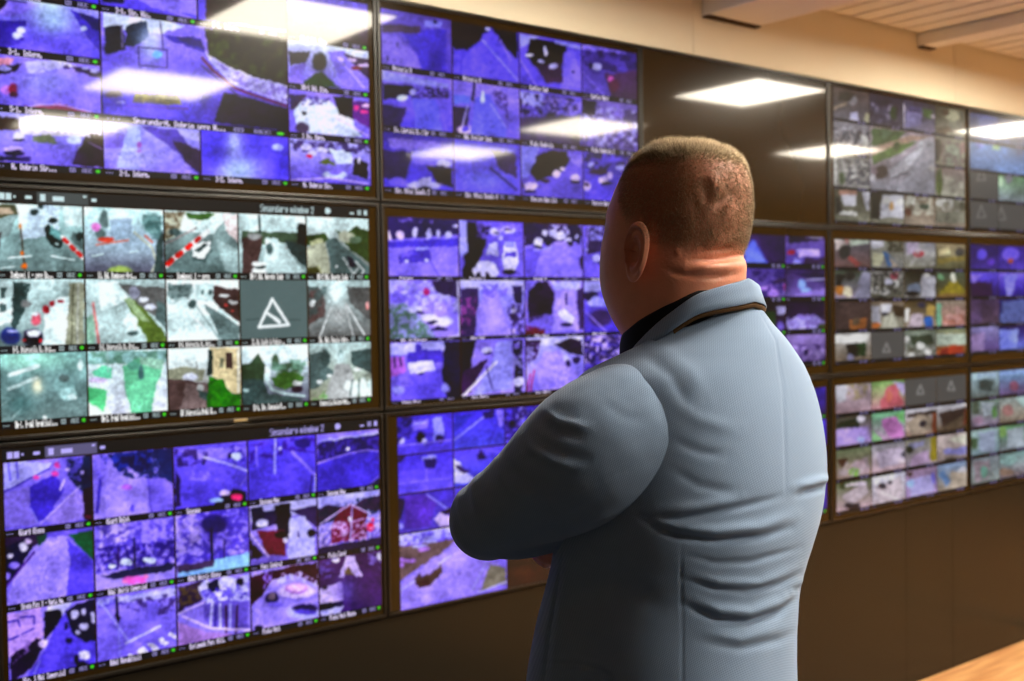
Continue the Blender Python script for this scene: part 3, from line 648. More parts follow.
DISPLAYS[1, 1] = dict(label='middle display of the second column, blue-violet car park feeds beside the man\'s face', res=(320, 200), bezel=0.009, dot=False, capres=120,
    grid=([0.024, 0.262, 0.502, 0.738, 0.975], [0.062, 0.3645, 0.667, 0.968], 0.0145), feeds={
    '0,0': 'Parcare~87e 98f|p 326 386,212 462,216 462,234 386,240|t 98e 3 396,214 436,216 436,224 398,222|e dcf 400,235 4,5 389,236 2,5|e ccf 415,232 3,6 429,234 3,6 438,234 2,5 448,235 4,4 455,226 3,2|p 54c 386,242 462,238 462,246 386,248|p 54b 398,258 400,254 412,250 416,246 428,246 431,258 428,262 400,263|p aaf 413,250 417,247 428,246 429,250|p 76e 400,254 412,251 414,254 401,258|e ccf 406,261 2,2 426,260 2,2|l 65d 1.2 430,262 440,278',
    '1,0': 'Parcare 1~65c 87e|p 213 466,222 490,226 480,262 486,278 462,278|p aaf 459,219 466,220 467,252 460,258|p ccf 488,244 496,242 498,256 486,254|e ccf 495,232 7,4 508,230 8,4 500,238 3,3|e 324 496,233 4,1 508,230 4,1|t 87e 3 476,222 522,224 522,240 476,238|p 87e 498,250 524,240 524,278 502,278|p ddf 503,246 508,242 516,242 518,262 515,270 504,270 502,258|p 65c 504,252 516,252 515,257 505,257|p 99f 504,242 515,242 515,248 505,248|e 213 509,272 7,3|p ddf 472,270 478,262 488,260 496,264 499,274 492,278 474,279|e 213 478,276 3,4 487,276 3,4',
    '2,0': 'Sensul A~98f 87f|p 325 524,222 582,226 580,244 566,240 524,246|e ddf 537,242 5,5 545,233 3,3|t ccf 3 548,224 566,226 572,240 548,238|e ccf 553,233 4,4 560,236 6,4 568,240 4,3 576,237 2,3|e 213 549,244 5,3 569,244 4,3 537,247 5,1.5|p 98f 552,244 566,242 584,270 580,280 530,280 540,256|p 76d 524,248 540,250 534,278 524,278|e 324 582,262 3,7|l aaf 1.4 534,250 552,248',
    '3,0': 'Sensul B~87e 76d|p 436 586,228 606,226 604,252 586,254|l 98e 1.6 588,226 586,254|e ccf 597,258 5,4|e 326 602,262 4,2|e bbf 586,250 2,1|t aaf 4 588,224 640,224 640,240 588,240',
    '0,1': 'Bl. 14 Parcare~98f 98f|t ccf 4 386,280 462,278 462,310 386,318|p 436 430,280 462,280 460,300 436,292|p 687 386,306 404,302 432,330 436,340 386,340|t aae 3 386,306 404,302 432,330 436,340 386,340|e ccf 415,310 8,4 428,317 9,4|e ddf 442,321 12,5|e 214 432,322 6,1.6 420,313 5,1.2 440,329 9,2|e c38 426,292 3,4|e 87e 398,298 10,6|l ddf 3 458,282 460,334|l ccf 1.4 440,340 462,334',
    '1,1': 'Alee Sud~aaf 98f|p bbf 462,280 524,280 500,290 464,290|p 436 460,288 478,288 478,306 474,340 460,340|t a5a 4 460,300 476,296 474,334 460,334|p a9f 484,292 496,288 506,320 512,338 478,338 476,312|t 76d 4 480,284 508,284 506,296 482,298|p 325 512,286 522,286 522,304 514,302|e ddf 514,310 3,4|e 436 515,318 4,5|t 324 3 506,304 524,304 524,338 512,336|e dcf 514,331 2,3',
    '2,1': 'Alee Nord~98f 87e|p 324 527,292 538,282 546,282 554,294 552,314 528,322|e 213 540,286 3,5|p bbf 550,282 580,281 578,290 554,290|p a9f 556,290 574,288 578,330 552,332|l 325 2 566,294 566,304|p ddf 558,312 564,309 574,318 572,324 562,320|e 214 566,325 7,2|p 714 524,324 544,330 544,336 524,336|t 87d 3 524,318 552,314 552,330 524,330|p 436 576,290 584,288 584,330 579,330',
    '3,1': 'Alee Vest~87e 54b|p bbf 584,281 620,281 616,290 584,292|e 325 590,296 8,5|p aaf 586,302 594,296 606,300 606,306 590,306|e 436 600,318 12,9|l 98e 1.4 586,312 606,332',
    '0,2': 'Piata Mica~87e 87e|p bbf 388,344 444,341 444,350 388,356|p 54b 406,353 424,350 442,350 444,362 408,364|e 54b 418,348 4,5|p b7d 388,358 404,356 406,372 388,378|l 436 2 394,358 395,366|l 436 2 400,358 401,365|p ccf 408,362 432,360 436,370 410,374|e 213 424,374 7,2|e ccf 420,369 5,3 432,368 3,2|p 76e 410,376 446,368 446,398 400,402|p 214 444,342 462,340 462,398 446,400 442,374|e aaf 445,388 4,5|e aaf 398,390 6,4',
    '1,2': 'Str. Garii~98f a9f|p 213 456,340 476,340 472,360 462,398 456,400|p 425 462,372 488,358 470,392 460,396|p 98e 474,342 494,340 490,350 476,356|e ddf 487,350 6,3.4|e 325 488,353 4,1.4|p aaf 496,342 511,340 512,388 472,396 492,364|l eef 2.6 463,396 496,362|p 214 512,340 522,340 522,398 514,396|e ddf 518,381 6,5|e 87d 514,358 3,3 516,346 3,3|t bbf 3 512,342 522,342 522,372 512,372|l 325 1 486,366 492,388',
    '2,2': 'Str. Morii~aaf 98f|p ccf 522,339 582,336 576,344 528,346|p 425 520,340 540,340 536,358 520,372|t aae 3 520,344 540,342 536,360 520,370|p a9f 544,352 558,350 576,372 580,392 540,394 536,366|p 324 554,344 570,338 582,340 582,356 566,352|e dcf 519,379 6,4|l b47 1.6 530,392 534,370|l b47 1.4 526,394 530,374|e ccf 566,358 4,3|e 325 568,364 3,4 576,360 4,4|e 98f 552,384 4,3',
    '3,2': 'Str. Lunga~76d 65c|t dcf 4 582,336 640,334 640,360 582,364|t 214 3 582,336 640,334 640,390 582,390'})
DISPLAYS[1, 2] = dict(label='bottom display of the second column, violet, partly behind the man\'s elbow', res=(300, 200), bezel=0.009,
    grid=([0.042 + 0.1885 * k for k in range(6)], [0.031 + 0.1915 * k for k in range(6)], 0.004), feeds={
    '0,0': '54c 65d|p 87e 412,420 428,419 428,428 412,430|e 213 421,437 5,6|e ccf 401,441 3,4 425,441 3,4|p 99f 432,418 442,416 444,440 434,442|e 325 440,439 5,4|t 326 3 397,416 412,416 410,438 397,444|l bbf 1.2 414,424 426,422|l 98f 1.4 398,446 450,440',
    '1,0': '54d 66e|l aaf 1.6 454,440 486,415|p 326 482,412 494,410 494,417 484,419|p 44b 454,416 474,414 454,432|l 54c 1.4 490,440 500,415|p 98f 496,410 503,410 503,424 500,428',
    '2,0': '54c 76e|e 213 512,424 4,5|t ccf 3 516,408 540,406 540,424 516,428|e 213 532,424 3,4|t 326 3 505,408 560,405 560,440 505,440',
    '0,1': '54c 76e|p 99f 422,457 436,455 436,459 422,461|p 326 424,459 436,458 435,467 424,468|l 87f 1.6 426,470 426,478|p 436 398,456 410,454 398,464|l 98f 1 398,484 450,478',
    '1,1': '65d 66e|p 325 477,456 481,450 484,454 486,458 481,460 477,459|p ccf 453,458 460,462 464,472 474,478 474,482 454,484|p 436 455,464 470,472 464,474 455,468|l 87f 1.4 486,450 500,452',
    '2,1': '54c 65d|l 98f 1.4 506,462 530,448|e 326 520,456 5,4',
    '0,2': '54b 65c|p 325 397,496 404,500 402,514 397,522|p 64b 404,496 426,493 436,502 430,526 404,528|l aaf 1.6 426,494 452,512|p dcf 434,518 440,512 452,516 452,526 440,526|p 324 440,512 452,506 452,514|e aaf 400,526 4,3',
    '1,2': '76e 65d|e bbf 460,500 5,5', '2,2': '65d 54c',
    '0,3,2,2': '98f 98f|p bbf 396,534 456,526 456,536 396,546|t 65d 3 396,534 456,528 456,540 396,548|p 766 396,547 456,539 448,548 396,582|e bbf 420,546 9,2 430,541 8,2|e c9f 424,549 6,2.4 407,560 9,3 402,565 3,3|e 655 407,558 5,1.5|p a9f 398,584 452,546 470,548 500,564 478,592 398,608|l ccf 1.4 398,592 450,556|p 544 414,578 418,572 430,570 440,564 442,572 432,584 418,588|p a9f 418,572 422,567 436,563 440,566 430,574 420,577|p 413 415,581 430,578 430,585 418,588|p 887 480,590 490,564 506,568 506,584|l ccf 1.6 478,592 506,582|l bbf 1.2 472,590 486,562',
    '2,3,3,2': '321 421|g 532 520,570 14,8|l 321 2 506,566 540,562'})
DISPLAYS[2, 0] = dict(label='blank switched-off display above the man\'s head, mirroring ceiling lamps', bezel=0.005, res=(10, 10), feeds={})
DISPLAYS[2, 1] = dict(label='middle display of the third column, violet feeds half hidden behind the man\'s neck', res=(170, 140), bezel=0.008, gain=0.85,
    grid=([0.025 + 0.237 * k for k in range(5)], V4, 0.034), feeds={
    '0,0': '65c 54b', '1,0': '54b 65c', '0,1': '65c 76d', '1,1': '76d 54b', '0,2': '54b 65c', '1,2': '65c 54b', '0,3': '76c 65b', '1,3': '65b 76c',
    '2,0': '537 438|p 78f 744,248 752,240 758,246 768,266 744,268|p 426 756,234 786,236 786,268 770,268', '3,0': '76a 65a|p 324 788,232 826,234 826,240 788,244|e b24 791,252 4,3|p cbf 797,250 818,249 820,256 798,257|p aaf 794,258 802,260 800,266 793,265|p 435 804,258 826,258 826,262 804,266|l bbf 2 806,236 822,238',
    '2,1': '65a 87b|p b9e 758,288 770,284 780,290 776,298 768,302 758,300|e e6b 788,287 5,6|p 435 770,280 788,276 788,282 772,284|t 326 4 752,270 790,270 790,302 752,302', '3,1': '436 87b|e 9bf 802,284 4,5 806,290 5,3|p 325 790,272 826,274 826,282 808,280|p 98c 792,294 826,288 826,302 792,302|l bbd 2 806,280 824,279',
    '2,2': '323 435|p 353 764,310 776,312 774,326 766,324|p bbd 776,306 786,306 784,314 778,314|e 87c 780,326 4,5', '3,2': '324 435|p 98c 786,322 798,315 814,314 824,322 822,332 806,336 790,334|t ccf 3 786,318 824,316 824,334 788,334|e 564 822,328 5,5',
    '2,3': '436 76a|e a9d 790,352 5,4', '3,3': '98b 87a|t 436 4 788,344 828,344 828,374 792,374|t bad 4 792,346 828,348 828,372 800,370|e 325 806,352 3,4'})
DISPLAYS[2, 2] = dict(label='bottom display of the third column, only a violet sliver showing past the man\'s back', res=(120, 120), bezel=0.008, gain=0.85,
    grid=([0.025 + 0.237 * k for k in range(5)], V4, 0.034), feeds={'%d,%d' % (i, j): ['76e 65d', '65c 54b', '87e 65c', '54b 436'][(i + 2 * j) % 4] for i in range(4) for j in range(4)})
DISPLAYS[3, 0] = dict(label='top display of the fourth column, large feed of cars along a green verge', res=(190, 160), bezel=0.006, gain=0.7, dot=False,
    grid=(G4, [0.03 + 0.2345 * k for k in range(5)], 0.02), feeds={
    '0,0': '655 667|p a98 834,106 848,102 846,106 834,110|e 99a 852,100 5,6|p bbe 849,112 857,112 858,122 850,121|e bb9 867,118 3,5|p 333 840,92 856,94 848,102 838,100',
    '1,0': '445 667|e 99a 874,106 4,7 890,112 4,8|t 334 4 870,98 898,102 898,126 870,124|p 353 890,106 896,108 896,120 890,118',
    '2,0': '445 889|p ddd 897,102 904,103 904,128 897,127|p 99b 906,110 922,112 920,126 906,128|p 557 908,106 922,108 920,114 908,112|p 574 922,108 932,110 932,120 924,118|p bbb 928,116 936,114 936,120', '3,0': '554 998|e bb9 952,116 8,7|p 765 936,128 966,124 966,132 936,134|e 543 946,112 4,4|e 887 956,126 8,5',
    '0,1': '889 a99|t ccd 4 832,124 870,130 870,148 832,146|t 445 3 832,124 870,130 870,150 832,150|p ddd 860,134 868,136 868,146 862,146',
    '1,1,2,2': 'a9a 99a|p 574 871,128 906,132 892,144 871,146|p 686 880,130 892,132 884,140|p b98 871,148 908,136 930,138 910,142 871,156|p 684 871,156 900,144 918,142 898,154 872,164|e 463 897,146 4,5|p bbc 886,172 908,156 922,140 934,138 930,146 906,172 892,178|l 556 1.6 892,178 908,172 918,158|l 889 1.2 894,166 920,146|e 544 880,172 8,7|e 878 874,170 3,5|e ccd 872,178 4,4|p 99a 900,184 926,144 940,140 936,194 890,190|e ccc 932,168 3,3',
    '3,1': '998 998|e 332 937,150 4,12|e 9a9 952,156 9,12|e b88 962,148 3,6|e ddc 943,156 2,3|t 766 3 940,138 966,142 966,168 940,166',
    '0,2': '888 999|p ddd 832,158 836,158 836,184 832,184|e 463 841,178 3,7|t ccc 3 840,158 870,162 870,180 846,178|t 445 3 840,158 870,162 870,186 840,186|e ddd 871,178 3,3', '3,2': '877 aa9|e 563 939,182 4,14|t bba 4 944,176 966,178 966,194 944,194',
    '0,3': '554 887|p ccd 840,190 856,191 856,206 844,206|p b87 840,190 856,190 856,195 840,195|p ddd 838,210 856,212 856,216 838,215|p bbc 862,192 870,193 870,210 866,210|p 332 835,196 840,198 842,212 836,214', '1,3': '443 998|p 332 871,190 880,192 880,220 871,218|p ccd 882,194 904,196 904,218 880,218|e da6 891,206 3,5|e ddd 886,200 4,4 900,202 4,4', '2,3': '876 a98|p ddd 906,197 916,198 914,206 906,204|t ccb 3 904,196 934,198 934,216 904,214|e 565 924,206 5,3|e 854 908,212 4,4', '3,3': '887 a98|t ccc 4 936,196 966,198 966,212 936,210|e 665 962,206 4,5|p 998 936,212 966,212 966,224 936,222'})
DISPLAYS[3, 1] = dict(label='middle display of the fourth column, many small grey and orange feeds', res=(190, 160), bezel=0.006, gain=0.7, dot=False,
    grid=(G4, [0.075 + 0.2135 * k for k in range(5)], 0.024), feeds={
    '0,0': '667 866|p dcc 834,240 848,240 846,248 836,250|p cdc 848,239 868,239 868,244 850,246|e 444 845,252 6,8|p b55 850,256 862,264 856,267 848,260|e e99 847,240 2.5,3', '1,0': '998 888|p bbc 871,240 884,241 884,248 871,249|p cca 872,252 884,254 880,266 872,266|p 47b 882,252 886,252 896,264 888,266|p a98 888,256 898,266 892,266|t 443 3 886,240 904,240 904,254 888,252', '2,0': '99a 887|p bac 906,242 920,242 922,254 906,254|e b34 918,254 6,3|t aaa 3 920,242 936,244 936,266 908,266', '3,0': 'a97 775|p dc9 938,250 948,246 950,254 938,256|e 555 959,252 5,5|p 984 938,258 966,256 966,260 938,264',
    '0,1': '565 a9b|p 99b 862,272 870,272 870,299 854,299|e 444 850,276 5,5|e d83 840,290 5,6|e fec 848,292 5,6|p 333 836,274 844,276 842,286 836,286', '1,1': '999 887|e eee 874,290 4,4 884,292 6,4 895,284 4,4|e c46 894,276 4,4|t 333 3 872,272 904,272 904,298 872,298|e ddf 888,282 4,3', '2,1': '332 999|p bbc 921,276 935,276 935,299 920,299|p 89b 907,286 918,282 920,292 908,294|e 222 912,294 7,3|e ddd 926,275 4,2', '3,1': '565 874|p a92 939,292 948,282 956,280 966,292 960,296 940,296|e ddc 953,277 3,5|e 7b8 941,277 3,3|p 974 936,294 966,294 966,299 936,299',
    '0,2': '544 544|p a63 850,320 866,318 866,330 850,330|e 654 856,322 4,4', '1,2': '876 998|p aab 871,306 880,306 880,324 872,324|p ccd 880,304 892,304 890,312 882,312|e 334 885,314 4,2|e d73 875,325 5,3|p bba 884,316 896,312 898,330 880,330|p 543 892,306 904,306 904,316 894,316', '2,2': '653 a98|e 446 922,305 4,3|p ca5 928,304 936,306 934,316 926,316|e 26c 928,322 5,6|p eee 906,308 910,310 908,322 904,320|p bab 912,314 924,314 920,330 906,330', '3,2': 'a98 a76|p 7b9 936,304 941,304 941,330 936,330|p b76 942,316 964,314 964,326 942,328|t c99 3 942,306 966,306 966,328 942,328',
    '0,3': 'bbb 876|p eee 834,336 868,334 866,344 834,344|p 333 846,344 858,342 860,356 848,358|p 353 856,344 866,342 866,356 858,356|e 99c 850,358 4,4', '1,3': tri(886, 348, 3.4, 5, 1.2, 'aaa'), '2,3': '898 999|p 454 910,336 930,334 934,344 912,346|e ddd 906,340 3,4 910,354 6,4|e eee 920,346 4,4 928,352 5,4|t 554 3 906,346 936,344 936,358 906,360', '3,3': '897 c63|p bcb 936,334 966,334 966,344 936,346|p c42 940,348 962,345 964,356 940,358|e a31 944,352 5,3'})
DISPLAYS[3, 2] = dict(label='bottom display of the fourth column, pale street feeds, two warning triangles on top', res=(190, 160), bezel=0.006, gain=0.7, dot=False,
    grid=(G4, [0.066 + 0.2235 * k for k in range(5)], 0.028), feeds={
    '0,0': 'bab b9a|p ccd 836,386 846,384 846,400 836,402|t a96 3 846,384 870,382 866,398 848,400', '1,0': '8b6 c89|p d67 880,400 888,386 896,384 904,404 880,410|p baf 892,382 904,382 904,396|e f76 889,396 3,6', '2,0': tri(920, 390, 3.4, 5, 1.2, 'aaa'), '3,0': tri(951, 386, 3.4, 5, 1.2, 'aaa'),
    '0,1': '665 bac|p 343 836,422 858,418 860,428 836,428|e eee 861,419 5,4|p bad 836,430 868,426 868,440 836,446|e bcf 860,440 4,3', '1,1': '7c9 c9c|p c7c 880,420 896,416 905,434 898,440 888,436|p 9d9 872,430 882,440 872,444|p 7c7 894,414 904,412 904,424', '2,1': 'ccd b98|p 433 906,414 936,410 936,414 908,418|p a98 906,424 918,414 930,416 934,428 912,436|e 334 923,423 4,4|p a53 932,414 937,412 937,432 932,434', '3,1': 'dde 654|p 544 938,414 966,406 964,420 944,432|p 765 940,428 964,414 958,430|p 843 964,410 969,408 969,424 963,426',
    '0,2': '786 b98|p cab 850,464 866,458 870,472 856,476|e 8d4 854,472 6,5|p 643 836,460 848,458 842,468|t bab 3 838,464 870,456 870,478 838,480', '1,2': 'aab cab|p cbd 876,452 900,446 905,462 880,468|e 556 904,454 3,3', '2,2': '998 bac|p 99c 908,444 924,440 924,446 908,450|p cad 912,456 928,450 930,462 910,468|p a92 930,438 937,436 937,460 930,462|e 343 909,450 3,4', '3,2': 'cbb a99|p 88d 942,450 966,446 966,454 944,454|p ddc 946,440 966,434 966,444|e 443 952,460 8,2',
    '0,3': '675 cab|p cbc 842,496 864,482 868,492 850,506|e 334 852,506 8,4|p dce 840,486 866,480 866,486|e 453 842,486 4,4', '1,3': 'ddf cbc|p dcd 874,488 900,476 904,492 880,504|e 445 882,486 5,3|e 445 890,482 3,2|l fff 1 880,492 904,502', '2,3': 'a9a bac|p bbd 908,482 930,474 934,490 912,498|e acf 910,484 4,4|p 543 906,472 914,472 910,478|e 88d 933,478 2,6', '3,3': '8ad ba9|p 69d 938,474 944,470 950,482 946,488|e dde 962,470 5,3|p cba 950,472 968,472 966,486 952,490'})
DISPLAYS[4, 0] = dict(label='top display at the far end, two rows of warning triangles under a mirrored lamp', res=(160, 150), bezel=0.006, gain=0.7, dot=False,
    grid=([0.01 + 0.2425 * k for k in range(5)], [0.04 + 0.23 * k for k in range(5)], 0.02), feeds={
    '0,0': '569 568', '1,0': '568 679', '2,0': '568 679', '3,0': '568 679', '0,1,2,1': '79b 8ac|p ac9 990,136 1000,136 1000,150 992,150|e 9ad 980,140 6,8', '2,1,2,1': '8ac 78a|p 99c 1002,134 1012,134 1012,154',
    '0,2': tri(981, 175, 4, 7, 1.2, '888'), '1,2': '7a7 9ab|p 6c3 991,158 1006,158 1008,166 992,168|p 7d5 991,168 996,168 996,188 992,188|e beb 1000,182 2,5|e 889 1008,176 5,8', '2,2': '9ac 9ac|e 566 1014,164 4,4', '3,2': '9ac 8ac',
    '0,3': tri(981, 212, 4, 7, 1.2, '888'), '1,3': tri(1001, 214, 4, 7, 1.2, '888'), '2,3': '6b5 9ac|e 6c4 1018,200 6,5', '3,3': '9ac 8ac'})
DISPLAYS[4, 1] = dict(label='middle display at the far end, violet feeds of a lit square', res=(160, 150), bezel=0.006, gain=0.68, dot=False,
    grid=([0.01 + 0.2425 * k for k in range(5)], [0.07 + 0.2135 * k for k in range(5)], 0.024), feeds={
    '0,0': '437 549|e 87f 982,254 5,6|e 75c 990,262 4,4', '1,0': '438 65b|e 87f 1010,254 9,7|e b63 1011,261 3,3', '2,0': '437 65b', '3,0': '437 65b',
    '0,1': '87f 326|p a9f 970,274 982,274 974,284|p 425 970,282 992,282 992,298 970,298', '1,1': '98f 328|p 99f 1004,274 1018,274 1010,300 1006,300', '2,1': '76e 328', '3,1': '76e 328',
    '0,2': '657 767|e 768 976,318 6,10', '1,2': '338 679|p 78b 1002,302 1026,300 1026,328 1000,330', '2,2': '78b 89b', '3,2': '78b 89b',
    '0,3': '99b 769|p a9b 970,334 984,332 984,356 972,358', '1,3': '326 78c|p 9af 998,330 1018,329 1016,352 1000,354|e 54a 992,342 4,5', '2,3': '89d 78b', '3,3': '89d 78b'})
DISPLAYS[4, 2] = dict(label='bottom display at the far end, pale blue-green street feeds', res=(160, 150), bezel=0.006, gain=0.68, dot=False,
    grid=([0.01 + 0.2425 * k for k in range(5)], [0.066 + 0.2235 * k for k in range(5)], 0.028), feeds={
    '0,0': '9bc 788|p ace 971,374 996,371 996,377 972,379|p 566 978,380 994,380 990,392 980,390', '1,0': '8bc 879|p ace 998,371 1026,368 1026,374 998,376|e a78 1014,386 5,5', '2,0': '8ab 788', '3,0': '8ab 788',
    '0,1': '8a9 98a|p bcd 980,402 994,402 994,414 984,416|p 565 972,402 978,402 980,414 973,414|e a8a 978,420 6,4|e 7b6 994,412 3,7', '1,1': '9aa a98|e a77 1008,410 6,6|p acc 1014,398 1026,396 1026,410', '2,1': '8ab 788', '3,1': '8ab 788',
    '0,2': '9bb 8ab|p 9ac 978,432 996,430 994,452 980,452|e 575 974,444 4,6', '1,2': '6a7 9ab|e 8b6 1002,432 5,6|p abc 1006,430 1024,426 1024,446 1008,448', '2,2': '8ab 788', '3,2': '8ab 788',
    '0,3': '9ab 9aa|p a9a 974,462 990,460 988,480 974,482|e 7ba 984,472 4,7', '1,3': '8bb a9a|e 9cc 1008,460 10,5|e b98 1006,472 8,4', '2,3': '8ab 788', '3,3': '8ab 788'})
DISPLAYS = {k: v for k, v in sorted(DISPLAYS.items())}



def make_display(c, r, d):
    """housing, bezel, dark glass and the lit feeds of one display; c, r count columns and rows of the wall"""
    z0, z1 = ROWZ[r + 1], ROWZ[r]
    x0, x1 = c * W, (c + 1) * W
    e = bpy.data.objects.new('mounted_display', None)
    e.location = (x0, 0, z0)
    link(e, None, label=d['label'], category='display', group='displays of the video wall')
    w, h, g = x1 - x0, z1 - z0, 0.0028
    boxes('housing', [(g + 0.002, w - g - 0.002, 0.004, 0.085, g + 0.002, h - g - 0.002)], M['house'], e)
    bw = d.get('bezel', 0.007)
    boxes('bezel', [(g, w - g, -0.006, 0.03, g, g + bw), (g, w - g, -0.006, 0.03, h - g - bw, h - g), (g, g + bw, -0.006, 0.03, g + bw, h - g - bw), (w - g - bw, w - g, -0.006, 0.03, g + bw, h - g - bw)], M['bezel'], e, bevel=0.0012)
    boxes('glass_panel', [(g + bw, w - g - bw, -0.001, 0.02, g + bw, h - g - bw)], M['glass'], e)
    if 'badge' in d:
        b = d['badge'] * W
        boxes('maker_badge', [(b - 0.018, b + 0.018, -0.009, -0.005, g + 0.001, g + bw - 0.001)], M['badge'], e, bevel=0.0008)
    if not d.get('grid'):
        return
    us, vs, cap = d['grid']
    us = [c + q for q in us]
    vs = [r + q for q in vs]
    du, dv = d['res']
    gain = d.get('gain', 1.0)
    tint = d.get('tint', PUR)
    if 'bar' in d:
        lit_tile('tool_bar', e, us[0], us[-1], vs[0] - 0.050, vs[0] - 0.002, 420, 24, toolbar(tint, d['bar']), -0.0016, gain)
    seed = (c + 1) * 100 + (r + 1) * 1000
    for k, (pos, spec) in enumerate(d['feeds'].items()):
        q = [int(v) for v in pos.split(',')]
        i, j = q[0], q[1]
        ci, cj = (q[2], q[3]) if len(q) > 2 else (1, 1)
        text, _, spec = spec.partition('~') if '~' in spec else ('', '', spec)
        ua, ub = us[i] + 0.0022, us[i + ci] - 0.0022
        va, vb = vs[j] + 0.004, vs[j + cj] - cap
        lit_tile('camera_feed', e, ua, ub, va, vb, max(6, int((ub - ua) * du)), max(6, int((vb - va) * dv)),
                 lambda X, Y, U, V: paint(X, Y, spec, seed + k, tint is NAT), -0.0016, gain)
        if cap > 0.012:
            lit_tile('caption_bar', e, ua, ub, vb + 0.001, vs[j + cj] + 0.002, d.get('capres', 230) * ci, 14, caption(text, d.get('dot', True) and '555 555' not in spec, tint), -0.0016, gain)


for (c, r), d in DISPLAYS.items():
    make_display(c, r, d)

# ------------------------------------------------------------------ the man
D0 = 1.33
FH = np.array([math.sin(YAW), math.cos(YAW), 0.0])
RH = np.array([math.cos(YAW), -math.sin(YAW), 0.0])
FACE = YAW - math.radians(48)
MPOS = np.array([CAM[0], CAM[1], 0]) + FH * D0 + RH * (172 / FOC * D0)
MX = np.array([math.cos(FACE), -math.sin(FACE), 0.0])
MY = np.array([math.sin(FACE), math.cos(FACE), 0.0])
MZ = np.array([0, 0, 1.0])
MROT = np.stack([MX, MY, MZ], 1)


def loc(px, py, dd=0.0):
    """local point of the man seen at a pixel, dd metres behind (+) or before (-) his axis"""
    p = CAM + ray(px, py) * (D0 + dd)
    return MROT.T @ (p - MPOS)


def proj_local(V):
    return project(np.asarray(V) @ MROT.T + MPOS)


def zof(py, px=684):
    return loc(px, py)[2]


def facing(V, N):
    """cosine between a surface direction and the direction to the photographer's side"""
    c = MROT.T @ (CAM - MPOS)
    d = c - V
    d /= np.linalg.norm(d, axis=1)[:, None]
    return (d * N).sum(1)


def normals_of(V, Fq):
    a, b, c, d = (V[Fq[:, k]] for k in range(4))
    n = np.cross(c - a, d - b)
    out = np.zeros_like(V)
    for k in range(4):
        np.add.at(out, Fq[:, k], n)
    return out / (np.linalg.norm(out, axis=1)[:, None] + 1e-12)


def catmull(xs, ys, x):
    """monotone smooth interpolation of a table"""
    xs, ys = np.asarray(xs, float), np.asarray(ys, float)
    h = np.diff(xs)
    d = np.diff(ys) / h
    m = np.zeros(len(xs))
    m[0], m[-1] = d[0], d[-1]
    for i in range(1, len(xs) - 1):
        m[i] = 0 if d[i - 1] * d[i] <= 0 else 2 * d[i - 1] * d[i] / (d[i - 1] + d[i])
    x = np.clip(x, xs[0], xs[-1])
    i = np.clip(np.searchsorted(xs, x) - 1, 0, len(xs) - 2)
    t = (x - xs[i]) / h[i]
    return (ys[i] * (2 * t**3 - 3 * t**2 + 1) + h[i] * m[i] * (t**3 - 2 * t**2 + t) + ys[i + 1] * (3 * t**2 - 2 * t**3) + h[i] * m[i + 1] * (t**3 - t**2))


def ring(a, f, r, n, m, cx=0.0, cy=0.0):
    """outline of a cross-section: half-width a, f forward, r backward, squareness n; starts at the back and goes by the left side"""
    t = np.linspace(0, 2 * np.pi, m, endpoint=False)
    s, c = np.sin(t), np.cos(t)
    x = -a * np.sign(s) * np.abs(s) ** (2 / n)
    y = -np.where(c > 0, r, f) * np.sign(c) * np.abs(c) ** (2 / n)
    return np.stack([x + cx, y + cy], -1)


def folds(V, Fq, lines, only_front=True):
    """creases and swells of cloth or skin along drawn lines: (depth in m, width in px, points)"""
    for it in range(1):
        N = normals_of(V, Fq)
        px, py, _ = proj_local(V)
        ok = facing(V, N) > -0.05
        disp = np.zeros(len(V))
        for amp, wd, P in lines:
            P = np.array(P, float)
            near = ok & (px > P[:, 0].min() - 4 * wd) & (px < P[:, 0].max() + 4 * wd) & (py > P[:, 1].min() - 4 * wd) & (py < P[:, 1].max() + 4 * wd)
            if not near.any():
                continue
            # taper the fold towards its two ends
            d = seg_dist(px[near], py[near], P)
            e = np.minimum(np.hypot(px[near] - P[0, 0], py[near] - P[0, 1]), np.hypot(px[near] - P[-1, 0], py[near] - P[-1, 1]))
            ln = np.hypot(*np.diff(P, axis=0).T).sum()
            tp = np.clip(e / (0.3 * ln) + 0.15, 0, 1) if ln > 1 else 1.0
            disp[near] += amp * tp * np.exp(-(d / wd) ** 2)
        V = V + N * disp[:, None]
    return V


def smooth_eval(name, V, Fc, voxel, iters, factor=0.5):
    """weld overlapping volumes into one skin and soften it; returns vertices and quads"""
    o = from_arrays(name, V, Fc, None)
    r = o.modifiers.new('weld', 'REMESH')
    r.mode = 'VOXEL'
    r.voxel_size = voxel
    s = o.modifiers.new('soften', 'SMOOTH')
    s.iterations = iters
    s.factor = factor
    dg = bpy.context.evaluated_depsgraph_get()
    me = bpy.data.meshes.new_from_object(o.evaluated_get(dg))
    v = np.zeros(len(me.vertices) * 3, np.float32)
    me.vertices.foreach_get('co', v)
    q = np.zeros(len(me.loops), np.int32)
    me.loops.foreach_get('vertex_index', q)
    bpy.data.objects.remove(o)
    bpy.data.meshes.remove(me)
    return v.reshape(-1, 3).astype(float), q.reshape(-1, 4)


_ib = bmesh.new()
bmesh.ops.create_icosphere(_ib, subdivisions=3, radius=1.0)
ICO_V = np.array([v.co[:] for v in _ib.verts])
_ib.verts.index_update()
ICO_F = np.array([[v.index for v in f.verts] for f in _ib.faces])
_ib.free()


